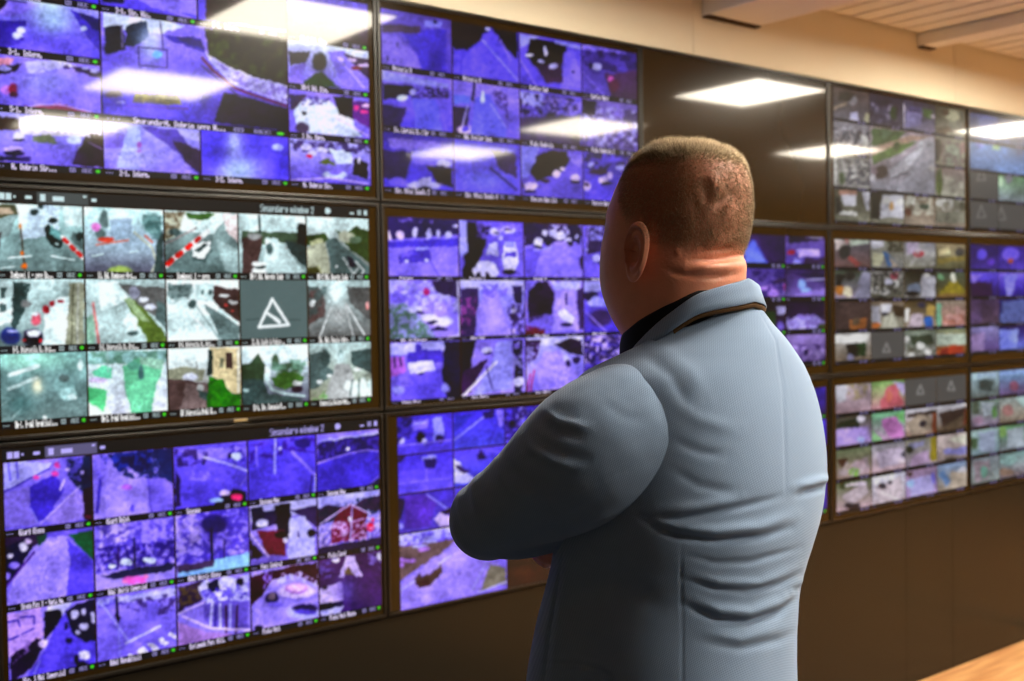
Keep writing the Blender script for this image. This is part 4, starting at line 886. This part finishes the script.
class Volume:
    def __init__(self):
        self.V, self.F, self.n = [], [], 0

    def add(self, V, Fc):
        self.V.append(np.asarray(V))
        self.F += [np.asarray(f) + self.n for f in Fc]
        self.n += len(V)

    def sweep(self, P, R, step=0.35, squash=None):
        """a limb: balls of changing radius along a smoothed path"""
        P, R = np.array(P, float), np.array(R, float)
        k = np.arange(len(P))
        n = int(sum(np.linalg.norm(np.diff(P, axis=0), axis=1)) / (R.min() * step)) + 2
        n = min(n, 90)
        t = np.linspace(0, len(P) - 1, n)
        pp = np.stack([catmull(k, P[:, i], t) for i in range(3)], -1)
        rr = catmull(k, R, t)
        for p, r in zip(pp, rr):
            self.add(ICO_V * r * (squash if squash is not None else 1.0) + p, ICO_F)


def solve_rings(pys, Lp, Rp, A, cpx, NN, m, back=None, depth=None, cy=0.0):
    """cross-sections whose outline, seen from the photographer's side, touches the left and right outline"""
    out = []
    for i, py in enumerate(pys):
        z = zof(py, cpx[i])
        c = loc(cpx[i], py)
        a, f, r = A[i], (depth[i] if depth is not None else A[i]), (back[i] if back is not None else A[i])
        sx = sy = 0.0
        for _ in range(25):
            q = ring(a, f, r, NN[i], m, c[0] + sx, c[1] + sy)
            V = np.c_[q, np.full(m, z)]
            px, pyy, _d = proj_local(V)
            il, ir = px.argmin(), px.argmax()
            tl = np.interp(pyy[il], pys, Lp)
            tr = np.interp(pyy[ir], pys, Rp)
            el, er = (tl - px[il]) / 847, (tr - px[ir]) / 847
            if back is None:
                f = max(0.02, f - el * 0.9)
                r = max(0.02, r + er * 0.9)
            else:
                a = max(0.03, a + (er - el) * 0.55)
                g = (er + el) * 0.5
                sx += g * math.cos(math.radians(48))
                sy -= g * math.sin(math.radians(48))
        out.append(np.c_[ring(a, f, r, NN[i], m, c[0] + sx, c[1] + sy), np.full(m, z)])
    return np.array(out)


def refine(R, n):
    """smooth a stack of rings along its length to n rings"""
    k = np.arange(len(R))
    t = np.linspace(0, len(R) - 1, n)
    h = np.zeros((n,) + R.shape[1:])
    i = np.clip(t.astype(int), 0, len(R) - 2)
    u = (t - i)[:, None, None]
    p0, p1, p2, p3 = R[np.maximum(i - 1, 0)], R[i], R[i + 1], R[np.minimum(i + 2, len(R) - 1)]
    return 0.5 * (2 * p1 + (p2 - p0) * u + (2 * p0 - 5 * p1 + 4 * p2 - p3) * u**2 + (3 * p1 - p0 - 3 * p2 + p3) * u**3)


def closed(R):
    n, m, _ = R.shape
    V = np.concatenate([R.reshape(-1, 3), R[:1].mean(1), R[-1:].mean(1)])
    Fq = [tuple(f) for f in grid_faces(n, m, True)]
    Fq += [(n * m, (j + 1) % m, j) for j in range(m)]
    Fq += [(n * m + 1, (n - 1) * m + j, (n - 1) * m + (j + 1) % m) for j in range(m)]
    return V, Fq


# ---- head and neck: outline rows (pixel row, left edge, right edge, half-width of the skull)
HR = [(150, 660, 710, .036), (152.5, 650, 725, .047), (156.5, 641, 736, .058), (163, 632, 743.5, .067), (172, 624, 748.5, .0735), (186, 616.5, 752, .0775), (200, 611, 752.5, .079),
      (216, 606.5, 751.5, .079), (232, 603.5, 749.5, .078), (247, 601, 745.5, .0765), (258, 600, 743.5, .0755), (268, 599.5, 745.5, .0745), (278, 599.5, 746.5, .074), (290, 601, 745, .0735),
      (302, 604.5, 744, .073), (313, 609, 744, .071), (325, 615, 744, .068), (338, 624, 746, .066), (352, 634, 748, .067), (372, 642, 752, .070), (395, 640, 756, .08)]
hp, hl, hr_, ha = (np.array(c, float) for c in zip(*HR))
hc = np.full(len(hp), 679.0)
hc[-4:] = [682, 686, 690, 692]
hn = np.full(len(hp), 2.25)
HEADR = solve_rings(hp, hl, hr_, ha, hc, hn, 120)
HEADR = refine(HEADR, 130)
hv, hf = closed(HEADR[::-1])
# features of the face, turned away from the camera
hcx, hcy = loc(679, 230)[:2]


def bump(V, z, x, sz, sx, amp, fwd=1):
    w = np.exp(-((V[:, 2] - z) / sz) ** 2 - ((V[:, 0] - hcx - x) / sx) ** 2) * (V[:, 1] > hcy + 0.02)
    V[:, 1] += amp * w * fwd


for zz, xx, sz, sx, am in [(zof(212), 0, .010, .045, .006), (zof(224), .032, .010, .014, -.010), (zof(224), -.032, .010, .014, -.010), (zof(248), 0, .020, .009, .009), (zof(264), 0, .011, .013, .012),
                           (zof(286), 0, .005, .022, .005), (zof(296), 0, .005, .020, .005), (zof(291), 0, .0025, .024, -.004), (zof(318), 0, .012, .02, .006)]:
    bump(hv, zz, xx, sz, sx, am)

body = Volume()
body.add(hv, hf)
zs = zof(372)
body.sweep([(0, .0, 1.45), (0, .015, 1.30), (0, .02, 1.15), (0, .0, 1.0), (0, 0, .92)], [.105, .115, .12, .115, .11])
body.sweep([(-.02, 0, zs - .05), (-.13, .0, zs - .075)], [.055, .045])
body.sweep([(.02, 0, zs - .05), (.15, .0, zs - .09)], [.055, .045])
for s in (-1, 1):
    body.sweep([(.09 * s, 0, .9), (.10 * s, .01, .5), (.105 * s, -.01, .09)], [.085, .055, .04])
    body.sweep([(.105 * s, -.02, .06), (.115 * s, .12, .045)], [.035, .028])
# left arm: shoulder, elbow in front, forearm across the chest
LE = loc(487, 519, .0)
LW = LE + np.array([.225, .075, .02])
body.sweep([loc(640, 440, -.06), loc(600, 454, -.085), loc(560, 478, -.075), loc(522, 502, -.045), LE], [.046, .044, .042, .038, .036])
body.sweep([LE, LE + np.array([.11, .05, .005]), LW], [.038, .034, .027])
# right arm, mirrored, the hand tucked under the left upper arm
RE = np.array([.215, .17, LE[2] + .01])
RW = np.array([.0, .25, LE[2] - .005])
body.sweep([(.15, 0, zs - .09), (.20, .07, zs - .17), RE], [.045, .042, .036])
body.sweep([RE, RE + np.array([-.10, .05, .0]), RW], [.038, .034, .027])
TIP = loc(541, 559, .03)


def hand(wrist, aim, up, flip=1, spread=.011):
    """palm, four bent fingers of unequal length and a thumb leaving the palm's side"""
    wrist, aim, up = np.array(wrist), np.array(aim, float), np.array(up, float)
    aim /= np.linalg.norm(aim)
    side = np.cross(aim, up)
    side /= np.linalg.norm(side)
    up = np.cross(side, aim)
    for k in range(4):
        o = (k - 1.5) * .0185
        body.sweep([wrist + side * o * .55, wrist + aim * .05 + side * o * .9, wrist + aim * .088 + side * o], [.014, .0135, .0105])
        ln = (.068, .078, .073, .058)[k if flip > 0 else 3 - k]
        b = wrist + aim * .088 + side * o
        body.sweep([b, b + aim * ln * .42 + side * (k - 1.5) * .002 - up * .004, b + aim * ln * .75 - up * .016, b + aim * ln * .92 - up * .032], [.0098, .0090, .0084, .0072])
    t = wrist + aim * .022 + side * .03 * flip
    body.sweep([wrist + aim * .015 + side * .012 * flip, t + side * .012 * flip + aim * .022, t + side * .018 * flip + aim * .052, t + side * .016 * flip + aim * .078 - up * .006], [.015, .0125, .0105, .0085])


hand(RW, TIP - RW + np.array([0, 0, .012]), (0.3, .9, .15), 1)
hand(LW, (.75, -.25, .35), (.3, .9, .1), -1)
bv, bq = smooth_eval('person', np.concatenate(body.V), body.F, 0.0031, 3)

# rolls of the neck, dents at the back of the head
SK = [(-.0058, 3.2, [(690, 262), (705, 260), (722, 259), (738, 256), (750, 252)]), (.0056, 6, [(688, 269), (705, 268), (725, 267), (748, 264)]),
      (-.003, 2.6, [(664, 268), (676, 273), (694, 276), (715, 277), (740, 274)]), (-.0024, 3, [(704, 252), (718, 249), (736, 247)]), (.002, 6, [(712, 243), (735, 239)]),
      (-.0026, 3.2, [(716, 205), (721, 199), (726, 194)]), (-.0019, 4, [(704, 184), (707, 194), (705, 206)]), (-.0017, 4, [(726, 178), (729, 190), (736, 199)]), (.0022, 5, [(713, 178), (716, 190)]),
      (.0022, 2.6, [(677, 251), (678, 252)]), (-.0018, 4, [(693, 200), (700, 218)]), (.0015, 5, [(733, 210), (728, 222)])]
bv = folds(bv, bq, SK)


# left and right ear
def ear(side):
    nr, na = 26, 56
    rr = np.linspace(0, 1, nr)
    V = []
    for layer in (1, -1):
        for q in rr:
            for j in range(na):
                t = 2 * np.pi * j / na
                sx, sz = math.cos(t), math.sin(t)          # sx: towards the back of the head, sz: up
                wdt = 0.0215 * (1 + 0.18 * sz) * (1.0 if sx > 0 else 0.9)
                hgt = 0.0345 if sz > 0 else 0.0335
                u, v = q * wdt * sx, q * hgt * sz - q * 0.004 * sx * (sz < 0)
                rim = math.exp(-((q - 0.86) / 0.10) ** 2) * (0.0056 if sz > -0.55 else 0.0022)
                anti = 0.0036 * math.exp(-((q - 0.55) / 0.13) ** 2) * (sx > -0.6)
                con = -0.0125 * math.exp(-(((u + .004) / .0085) ** 2 + ((v + .003) / .012) ** 2))
                h = (0.001 + rim + anti + con) if layer > 0 else -0.0045 * (1 - q**4) - 0.0005
                flare = 0.009 + 0.30 * (u + 0.014)
                V.append((-(h + flare) * 1.0, -u, v))
    V = np.array(V)
    Fq = []
    for L in range(2):
        b = L * nr * na
        for f in grid_faces(nr, na, True):
            Fq.append(tuple(f + b) if L == 0 else tuple(f[::-1] + b))
    b = nr * na
    for j in range(na):
        Fq.append(((nr - 1) * na + j, (nr - 1) * na + (j + 1) % na, b + (nr - 1) * na + (j + 1) % na, b + (nr - 1) * na + j))
    c, s = math.cos(0.2), math.sin(0.2)
    V[:, 1], V[:, 2] = c * V[:, 1] - s * V[:, 2], s * V[:, 1] + c * V[:, 2]
    V[:, 0] *= side
    return V, np.array(Fq)


e0 = loc(635, 254, -.05)
hz = zof(254)
for side in (1, -1):
    ev, eq = ear(side)
    ex = hcx - side * 0.0735
    ev = ev + np.array([ex, hcy + 0.001, hz])
    if side < 0:
        eq = eq[:, ::-1]
    bq = np.concatenate([bq, eq + len(bv)])
    bv = np.concatenate([bv, ev])

# where hair grows: height of the hairline by direction (0 back of the head, 180 face)
ang = np.degrees(np.arctan2(np.abs(bv[:, 0] - hcx), -(bv[:, 1] - hcy)))
hline = np.interp(ang, [0, 40, 62, 78, 90, 104, 116, 128, 145, 180], [258, 258, 256, 250, 222, 232, 205, 176, 158, 153])
pyv = np.interp(bv[:, 2], [zof(400), zof(100)], [400, 100])
scalp = np.clip((hline - pyv) / 14, 0, 1) * (bv[:, 2] > zof(262))
nb = len(bq)
person = from_arrays('person', bv, bq, M['skin'], None, True,
                     label='man in light blue jacket with cropped hair, back turned, arms folded, watching displays', category='person')
person.matrix_world = Matrix.Translation(Vector(MPOS)) @ Matrix([list(r) for r in MROT]).to_4x4()
at = person.data.attributes.new('scalp', 'FLOAT', 'POINT')
at.data.foreach_set('value', (scalp * 0.42).astype(np.float32))

for s in (-1, 1):
    ep = np.array([hcx + s * 0.032, hcy, zof(224)])
    m_ = (np.abs(bv[:, 0] - ep[0]) < .006) & (np.abs(bv[:, 2] - ep[2]) < .006) & (bv[:, 1] > hcy)
    ep[1] = bv[m_, 1].max() - 0.0098
    from_arrays('eye', ICO_V * 0.0115 + ep, ICO_F, M['eye'], person, True)

# ---- hair: short clipped strands
bn = normals_of(bv, bq)
tri_a = np.linalg.norm(np.cross(bv[bq[:, 1]] - bv[bq[:, 0]], bv[bq[:, 3]] - bv[bq[:, 0]]), axis=1)
hd = scalp[bq].mean(1)
ceny = bv[bq].mean(1)
hd[ceny[:, 2] < zof(262)] = 0
top = np.clip((172 - np.interp(ceny[:, 2], [zof(400), zof(100)], [400, 100])) / 22, 0, 1)
prob = tri_a * (hd ** 1.5) * (0.75 + 0.95 * top)
idx = RNG.choice(len(bq), 62000, p=prob / prob.sum())
uvw = RNG.random((len(idx), 2))
q4 = bv[bq[idx]]
P0 = (q4[:, 0] * (1 - uvw[:, :1]) + q4[:, 1] * uvw[:, :1]) * (1 - uvw[:, 1:]) + (q4[:, 3] * (1 - uvw[:, :1]) + q4[:, 2] * uvw[:, :1]) * uvw[:, 1:]
N0 = bn[bq[idx, 0]]
tp = top[idx][:, None]
L0 = (0.0030 + 0.0026 * RNG.random((len(idx), 1))) * (1 - tp) + (0.0075 + 0.0065 * RNG.random((len(idx), 1))) * tp
tuft = vnoise(P0[:, 0] * 1000 + 300, P0[:, 1] * 1000 + P0[:, 2] * 700 + 300, 7.0, 5)[:, None]
L0 = L0 * (0.75 + 0.5 * tuft)
dirn = N0 * (0.75 + 0.25 * tp) + np.array([0, 0, -0.75]) * (1 - tp) + np.array([0, 0.15, 0.55]) * tp + RNG.normal(0, 1.0, N0.shape) * (0.34 + 0.16 * tp)
dirn /= np.linalg.norm(dirn, axis=1)[:, None]
sd = np.cross(dirn, RNG.normal(0, 1, dirn.shape))
sd /= np.linalg.norm(sd, axis=1)[:, None]
sd2 = np.cross(dirn, sd)
w0 = 0.00018 + 0.00013 * tp
B = P0 - N0 * 0.0006
hv_ = np.stack([B + sd * w0, B - sd * w0 * .5 + sd2 * w0 * .87, B - sd * w0 * .5 - sd2 * w0 * .87, B + dirn * L0], 1).reshape(-1, 3)
k4 = np.arange(len(idx))[:, None] * 4
hf_ = np.concatenate([k4 + np.array([[0, 1, 3]]), k4 + np.array([[1, 2, 3]]), k4 + np.array([[2, 0, 3]])])
from_arrays('hair', hv_, hf_, M['hair'], person, False, label='short clipped greying hair, longest on the crown')

# ---- jacket body: outline rows (pixel row, left edge, right edge, half-depth, squareness)
JR = [(297, 640, 754, .066, 2.1), (305, 637, 758, .072, 2.1), (314, 632, 766, .080, 2.15), (326, 624, 775, .088, 2.2), (338, 614, 786, .096, 2.25), (352, 600, 796, .104, 2.3), (372, 580, 808, .113, 2.35),
      (400, 568, 818, .122, 2.4), (430, 563, 824, .128, 2.4), (465, 560, 827.5, .132, 2.4), (495, 558, 825, .134, 2.35), (520, 556, 820.5, .136, 2.3), (545, 554, 813, .137, 2.3), (565, 551, 806.5, .138, 2.3),
      (590, 545, 800.5, .139, 2.3), (620, 537, 798, .142, 2.35), (650, 531, 797, .145, 2.4), (681, 526, 797.5, .148, 2.4), (760, 518, 800, .15, 2.4), (860, 512, 806, .152, 2.4), (965, 508, 812, .155, 2.4)]
jp, jl, jr, jb, jn = (np.array(c, float) for c in zip(*JR))
JM = 420
JRING = solve_rings(jp, jl, jr, np.full(len(jp), .15), np.full(len(jp), 684.0), jn, JM, back=jb, depth=jb)
# the neck opening slopes down towards the front
JRING = refine(JRING, 300)
CTOP = [(0, 1.640), (45, 1.6245), (70, 1.602), (90, 1.580), (110, 1.556), (132, 1.525), (180, 1.49)]
NC = (loc(687, 300)[0], loc(687, 300)[1])
tt = np.degrees(np.arctan2(-(JRING[..., 0] - NC[0]), -(JRING[..., 1] - NC[1])))
JRING[..., 2] = np.minimum(JRING[..., 2], catmull([c[0] for c in CTOP], [c[1] - .013 for c in CTOP], np.abs(tt).ravel()).reshape(tt.shape))
jv = JRING.reshape(-1, 3)
jf = grid_faces(300, JM, True)
JF = [  # creases from the armpit across the back, belly folds, seams
    (-.0065, 3.4, [(640, 517), (660, 529), (680, 536), (717, 541), (757, 538), (790, 528)]), (.0050, 5, [(655, 521), (680, 527), (715, 531), (757, 527), (795, 515)]),
    (-.0045, 3.2, [(644, 517), (678, 519), (717, 512), (757, 503), (780, 497)]), (.0035, 5, [(660, 511), (700, 507), (740, 499)]),
    (-.0060, 3.6, [(684, 604), (700, 613), (720, 620), (748, 623), (779, 613), (800, 595)]), (.0050, 5, [(690, 598), (720, 610), (750, 612), (780, 601), (800, 586)]),
    (-.0035, 3, [(686, 580), (715, 589), (745, 592), (780, 584), (800, 574)]), (.0030, 4, [(690, 574), (720, 582), (760, 583), (800, 566)]),
    (-.0030, 3, [(688, 556), (715, 563), (750, 562), (800, 548)]), (.0055, 3.4, [(795, 487), (812, 482), (830, 477)]), (-.0045, 3, [(800, 494), (815, 490), (830, 486)]),
    (-.0030, 3.4, [(790, 592), (800, 589), (812, 585)]), (-.0022, 4, [(672, 470), (700, 486), (735, 492)]), (-.0018, 4, [(672, 440), (700, 452), (725, 455)]),
    (.0016, 6, [(672, 400), (700, 420), (740, 430)]), (-.0016, 5, [(640, 352), (672, 376), (690, 410)]), (.0018, 7, [(655, 345), (690, 372), (705, 400)]),
    (-.0025, 4, [(700, 640), (740, 648), (780, 640), (800, 630)]), (.0025, 5, [(700, 632), (740, 639), (790, 625)]),
    (-.0012, 8, [(600, 560), (635, 590), (668, 612)]), (.0012, 8, [(612, 552), (645, 580), (672, 594)]),
    (-.0011, 1.2, [(681, 530), (681, 580), (682, 620), (683, 720)]), (-.0012, 1.2, [(600, 552), (598, 590), (593, 650)]),
    (-.0022, 1.6, [(540, 664), (575, 664), (598, 668), (610, 676), (615, 690)]), (.0018, 3, [(545, 669), (575, 669), (596, 673), (606, 682)]), (-.0013, 1.2, [(756, 306), (776, 340), (783, 390), (785, 440), (786, 500)]), (-.0030, 1.5, [(563, 552), (556, 590), (549, 630), (544, 670), (540, 720)]), (.0022, 3.5, [(570, 556), (563, 590), (556, 640), (550, 700)])]
jv = folds(jv, jf, [(a * (0.8 if b_ > 2 else 1.0), b_ * (1.15 if b_ > 2 else 1.0), c_) for a, b_, c_ in JF])
# cloth thickness at the neck and hem
inner = jv.reshape(300, JM, 3)[[0, 1, 2, 3]].copy()
ctr = inner.mean(1, keepdims=True)
inner = ctr + (inner - ctr) * 0.94
nv0 = len(jv)
jv = np.concatenate([jv, inner.reshape(-1, 3)])
lip = grid_faces(4, JM, True) + nv0
rim = np.stack([np.arange(JM), (np.arange(JM) + 1) % JM, nv0 + (np.arange(JM) + 1) % JM, nv0 + np.arange(JM)], -1)
jf = np.concatenate([jf, lip, rim])
jacket = from_arrays('jacket', jv, jf, M['jacket'], person, True, label='light blue woven jacket with creased back')


def sleeve(paths, lines, vox=0.0042, name='sleeve'):
    vol = Volume()
    for P, R in paths:
        vol.sweep(P, R, 0.22)
    v, q = smooth_eval(name, np.concatenate(vol.V), vol.F, vox, 10)
    v = folds(v, q, [(a * (0.95 if a > 0 else 0.6), b_, c_) for a, b_, c_ in lines])
    return from_arrays(name, v, q, M['jacket'], jacket, True)


SL = [([loc(627, 439, -.085), loc(599, 451, -.095), loc(559, 476, -.085), loc(522, 499, -.055), loc(493, 516, -.005)], [.085, .082, .068, .055, .0485]),
      ([loc(493, 516, -.005), loc(488, 521, .04), LE + np.array([.10, .05, .002]), LW], [.0485, .047, .045, .036]),
      ([loc(489, 518, 0), loc(512, 519, -.015), loc(545, 513, -.03), loc(595, 496, -.06)], [.0475, .0475, .047, .045])]
LF = [(.0032, 4, [(546, 412), (560, 422), (590, 428)]), (-.0030, 5, [(538, 420), (556, 432), (590, 440)]),
      (.0038, 3.6, [(524, 436), (532, 449), (552, 461), (580, 468)]), (-.0034, 5, [(534, 430), (544, 444), (566, 455), (596, 460)]),
      (.0036, 3.4, [(497, 461), (502, 476), (514, 490), (536, 498)]), (-.0034, 4.6, [(506, 455), (512, 470), (526, 482), (550, 489)]),
      (.0028, 3, [(478, 475), (473, 491), (476, 510)]), (-.0026, 4, [(486, 470), (483, 488), (488, 506)]),
      (.0024, 3, [(461, 489), (459, 508), (466, 526)]), (-.0022, 3.4, [(468, 482), (466, 500), (470, 516)]),
      (-.0010, 1.2, [(653, 458), (620, 473), (585, 488), (540, 512), (496, 532)]), (-.0022, 6, [(520, 532), (560, 522), (604, 502)]), (.0022, 6, [(540, 540), (580, 527), (622, 508)]),
      (-.0014, 5, [(600, 400), (624, 416), (645, 420)]), (-.0018, 4, [(490, 552), (525, 546), (560, 534)])]
sleeve(SL, LF)
sleeve([([(.165, -.005, zs - .085), (.205, .03, zs - .13), (.222, .09, zs - .19), (RE[0], RE[1], RE[2])], [.078, .07, .06, .052]),
        ([RE, RE + np.array([-.09, .06, 0]), RW + np.array([.05, -.01, 0])], [.052, .046, .038])], [])

# ---- collar folded down around the neck, open at the front
def band(cx, cy, rows, top, a0, a1, n):
    """rows: (radius sideways, radius back, height over the edge line); swept round the neck between two directions; top: (direction, height) table of the edge line"""
    V = []
    ta, tz = zip(*top)
    for t in np.linspace(a0, a1, n):
        z0 = float(catmull(ta, tz, abs(t)))
        r = math.radians(t)
        k = 0.92 - 0.16 * min(1.0, abs(t) / 50) + 0.5 * (max(0.0, abs(t) - 80) / 50) ** 2
        for rx, ry, z in rows:
            V.append((cx - math.sin(r) * rx, cy - math.cos(r) * ry, z0 + z * k))
    return np.array(V)


rows = [(.078, .077, -.030), (.079, .078, -.006), (.0805, .0795, -.001), (.083, .082, 0), (.0855, .0845, -.002), (.0875, .0865, -.010), (.0905, .0890, -.020), (.0935, .0915, -.0285), (.0925, .0905, -.0295), (.088, .086, -.022)]
cv = band(NC[0], NC[1], rows, CTOP, -132, 132, 150)
collar = from_arrays('collar', cv, grid_faces(150, len(rows), False)[:, ::-1], M['jacket'], jacket, True)
so = collar.modifiers.new('cloth', 'SOLIDIFY')
so.thickness = 0.0022
rows = [(.080, .079, -.022), (.0885, .0865, -.0235), (.0920, .0895, -.0305), (.0932, .0908, -.0322), (.089, .088, -.036)]
from_arrays('collar_shade_strip', band(NC[0], NC[1], rows, CTOP, -66, 66, 100), grid_faces(100, len(rows), False)[:, ::-1], M['collar_shade'], jacket, True, label='brown strip for the shaded gap under the turned-down collar')  # strip coloured as the shadow in the gap below the collar fold

# ---- shirt: collar stand and front
rows = [(.0735, .073, -.05), (.0745, .0735, -.012), (.0755, .0745, -.003), (.0775, .0765, 0), (.0790, .078, -.005), (.0800, .079, -.03), (.0805, .0795, -.06)]
sv = band(NC[0], NC[1] + .002, rows, [(0, 1.628), (45, 1.6265), (70, 1.615), (90, 1.600), (138, 1.574), (180, 1.560)], -178, 178, 150)
shirt = from_arrays('shirt', sv, grid_faces(150, len(rows), False)[:, ::-1], M['shirt'], person, True, label='black shirt showing at the collar and under the folded arms')
def front_y(x, z):
    """the jacket's front surface over a point of the body"""
    k = np.abs(jv[:nv0, 0] - x) + np.abs(jv[:nv0, 2] - z) + 10 * (jv[:nv0, 1] < NC[1])
    return jv[k.argmin(), 1]


fr = []
xm = NC[0]
for z in np.linspace(1.505, 1.30, 24):
    hw = np.interp(z, [1.30, 1.48, 1.53], [.006, .062, .068])
    for q in np.linspace(-1, 1, 11):
        fr.append((xm + hw * q, max(front_y(xm + hw * q, min(z, 1.50)), front_y(xm, min(z, 1.48)) - .02) + .004 * (1 - q * q) + .001, z))
        fr[-1] = (fr[-1][0], max(fr[-1][1], float(np.interp(z, [1.30, 1.42, 1.47, 1.53], [0, .116, .112, .098])) - .012 * q * q), z)
from_arrays('shirt_front', fr, grid_faces(24, 11, False), M['shirt'], shirt, True)
for s in (-1, 1):
    lp = []
    for z in np.linspace(1.492, 1.285, 30):
        hw = np.interp(z, [1.285, 1.48, 1.545], [.004, .058, .066])
        ow = hw + np.interp(z, [1.285, 1.33, 1.44, 1.445, 1.492], [.004, .030, .058, .040, .012])
        for q in np.linspace(0, 1, 7):
            x = xm + s * (hw + (ow - hw) * q)
            lp.append((x, front_y(x, min(z, 1.50)) + .007 - .004 * q, z))
    gf = grid_faces(30, 7, False)
    l_ = from_arrays('lapel', lp, gf if s < 0 else gf[:, ::-1], M['jacket'], jacket, True)
    so = l_.modifiers.new('cloth', 'SOLIDIFY')
    so.thickness = 0.002

# ---- trousers and shoes (below the picture's edge)
tv = Volume()
for s in (-1, 1):
    tv.sweep([(.085 * s, -.005, .95), (.095 * s, 0, .75), (.10 * s, .005, .5), (.105 * s, -.01, .25), (.108 * s, -.01, .09)], [.105, .10, .078, .07, .068], 0.3)
tv.sweep([(-.05, 0, .95), (.05, 0, .95)], [.115, .115])
v, q = smooth_eval('trousers', np.concatenate(tv.V), tv.F, .008, 6)
from_arrays('trousers', v, q, M['trousers'], person, True)
for s in (-1, 1):
    n, m = 26, 32
    rr = []
    for i, t in enumerate(np.linspace(0, 1, n)):
        y = -.085 + .29 * t
        wd = np.interp(t, [0, .06, .3, .55, .75, .92, 1], [.018, .034, .036, .045, .046, .032, .008])
        ht = np.interp(t, [0, .06, .3, .42, .7, .92, 1], [.05, .085, .095, .08, .052, .034, .016])
        a = np.linspace(0, 2 * np.pi, m, endpoint=False)
        zz = np.maximum(0.0, ht / 2 + ht / 2 * np.sign(np.sin(a)) * np.abs(np.sin(a)) ** .6)
        rr.append(np.stack([.108 * s + wd * np.cos(a), np.full(m, y), zz + .001], -1))
    v, q = closed(np.array(rr))
    from_arrays('shoe', v, q, M['leather'], person, True)


# ------------------------------------------------------------------ camera, world, view
cd = bpy.data.cameras.new('camera')
cam = bpy.data.objects.new('camera', cd)
COL.objects.link(cam)
cam.matrix_world = Matrix(((CR[0], CU[0], -CF[0], CAM[0]), (CR[1], CU[1], -CF[1], CAM[1]), (CR[2], CU[2], -CF[2], CAM[2]), (0, 0, 0, 1)))
cd.sensor_width = 36.0
cd.lens = FOC / 1024 * 36.0
cd.clip_start = 0.05
cd.dof.use_dof = True
cd.dof.focus_distance = 1.28
cd.dof.aperture_fstop = 6.3
SC.camera = cam
w = bpy.data.worlds.new('world')
SC.world = w
w.use_nodes = True
w.node_tree.nodes['Background'].inputs['Color'].default_value = (0.8, 0.7, 0.55, 1)
w.node_tree.nodes['Background'].inputs['Strength'].default_value = 0.02
SC.view_settings.view_transform = 'Standard'
SC.view_settings.look = 'None'
SC.view_settings.exposure = 0.0
SC.view_settings.gamma = 1.0
SC.view_settings.use_curve_mapping = False
SC.cycles.use_denoising = True
SC.cycles.max_bounces = 8
SC.cycles.sample_clamp_indirect = 6.0
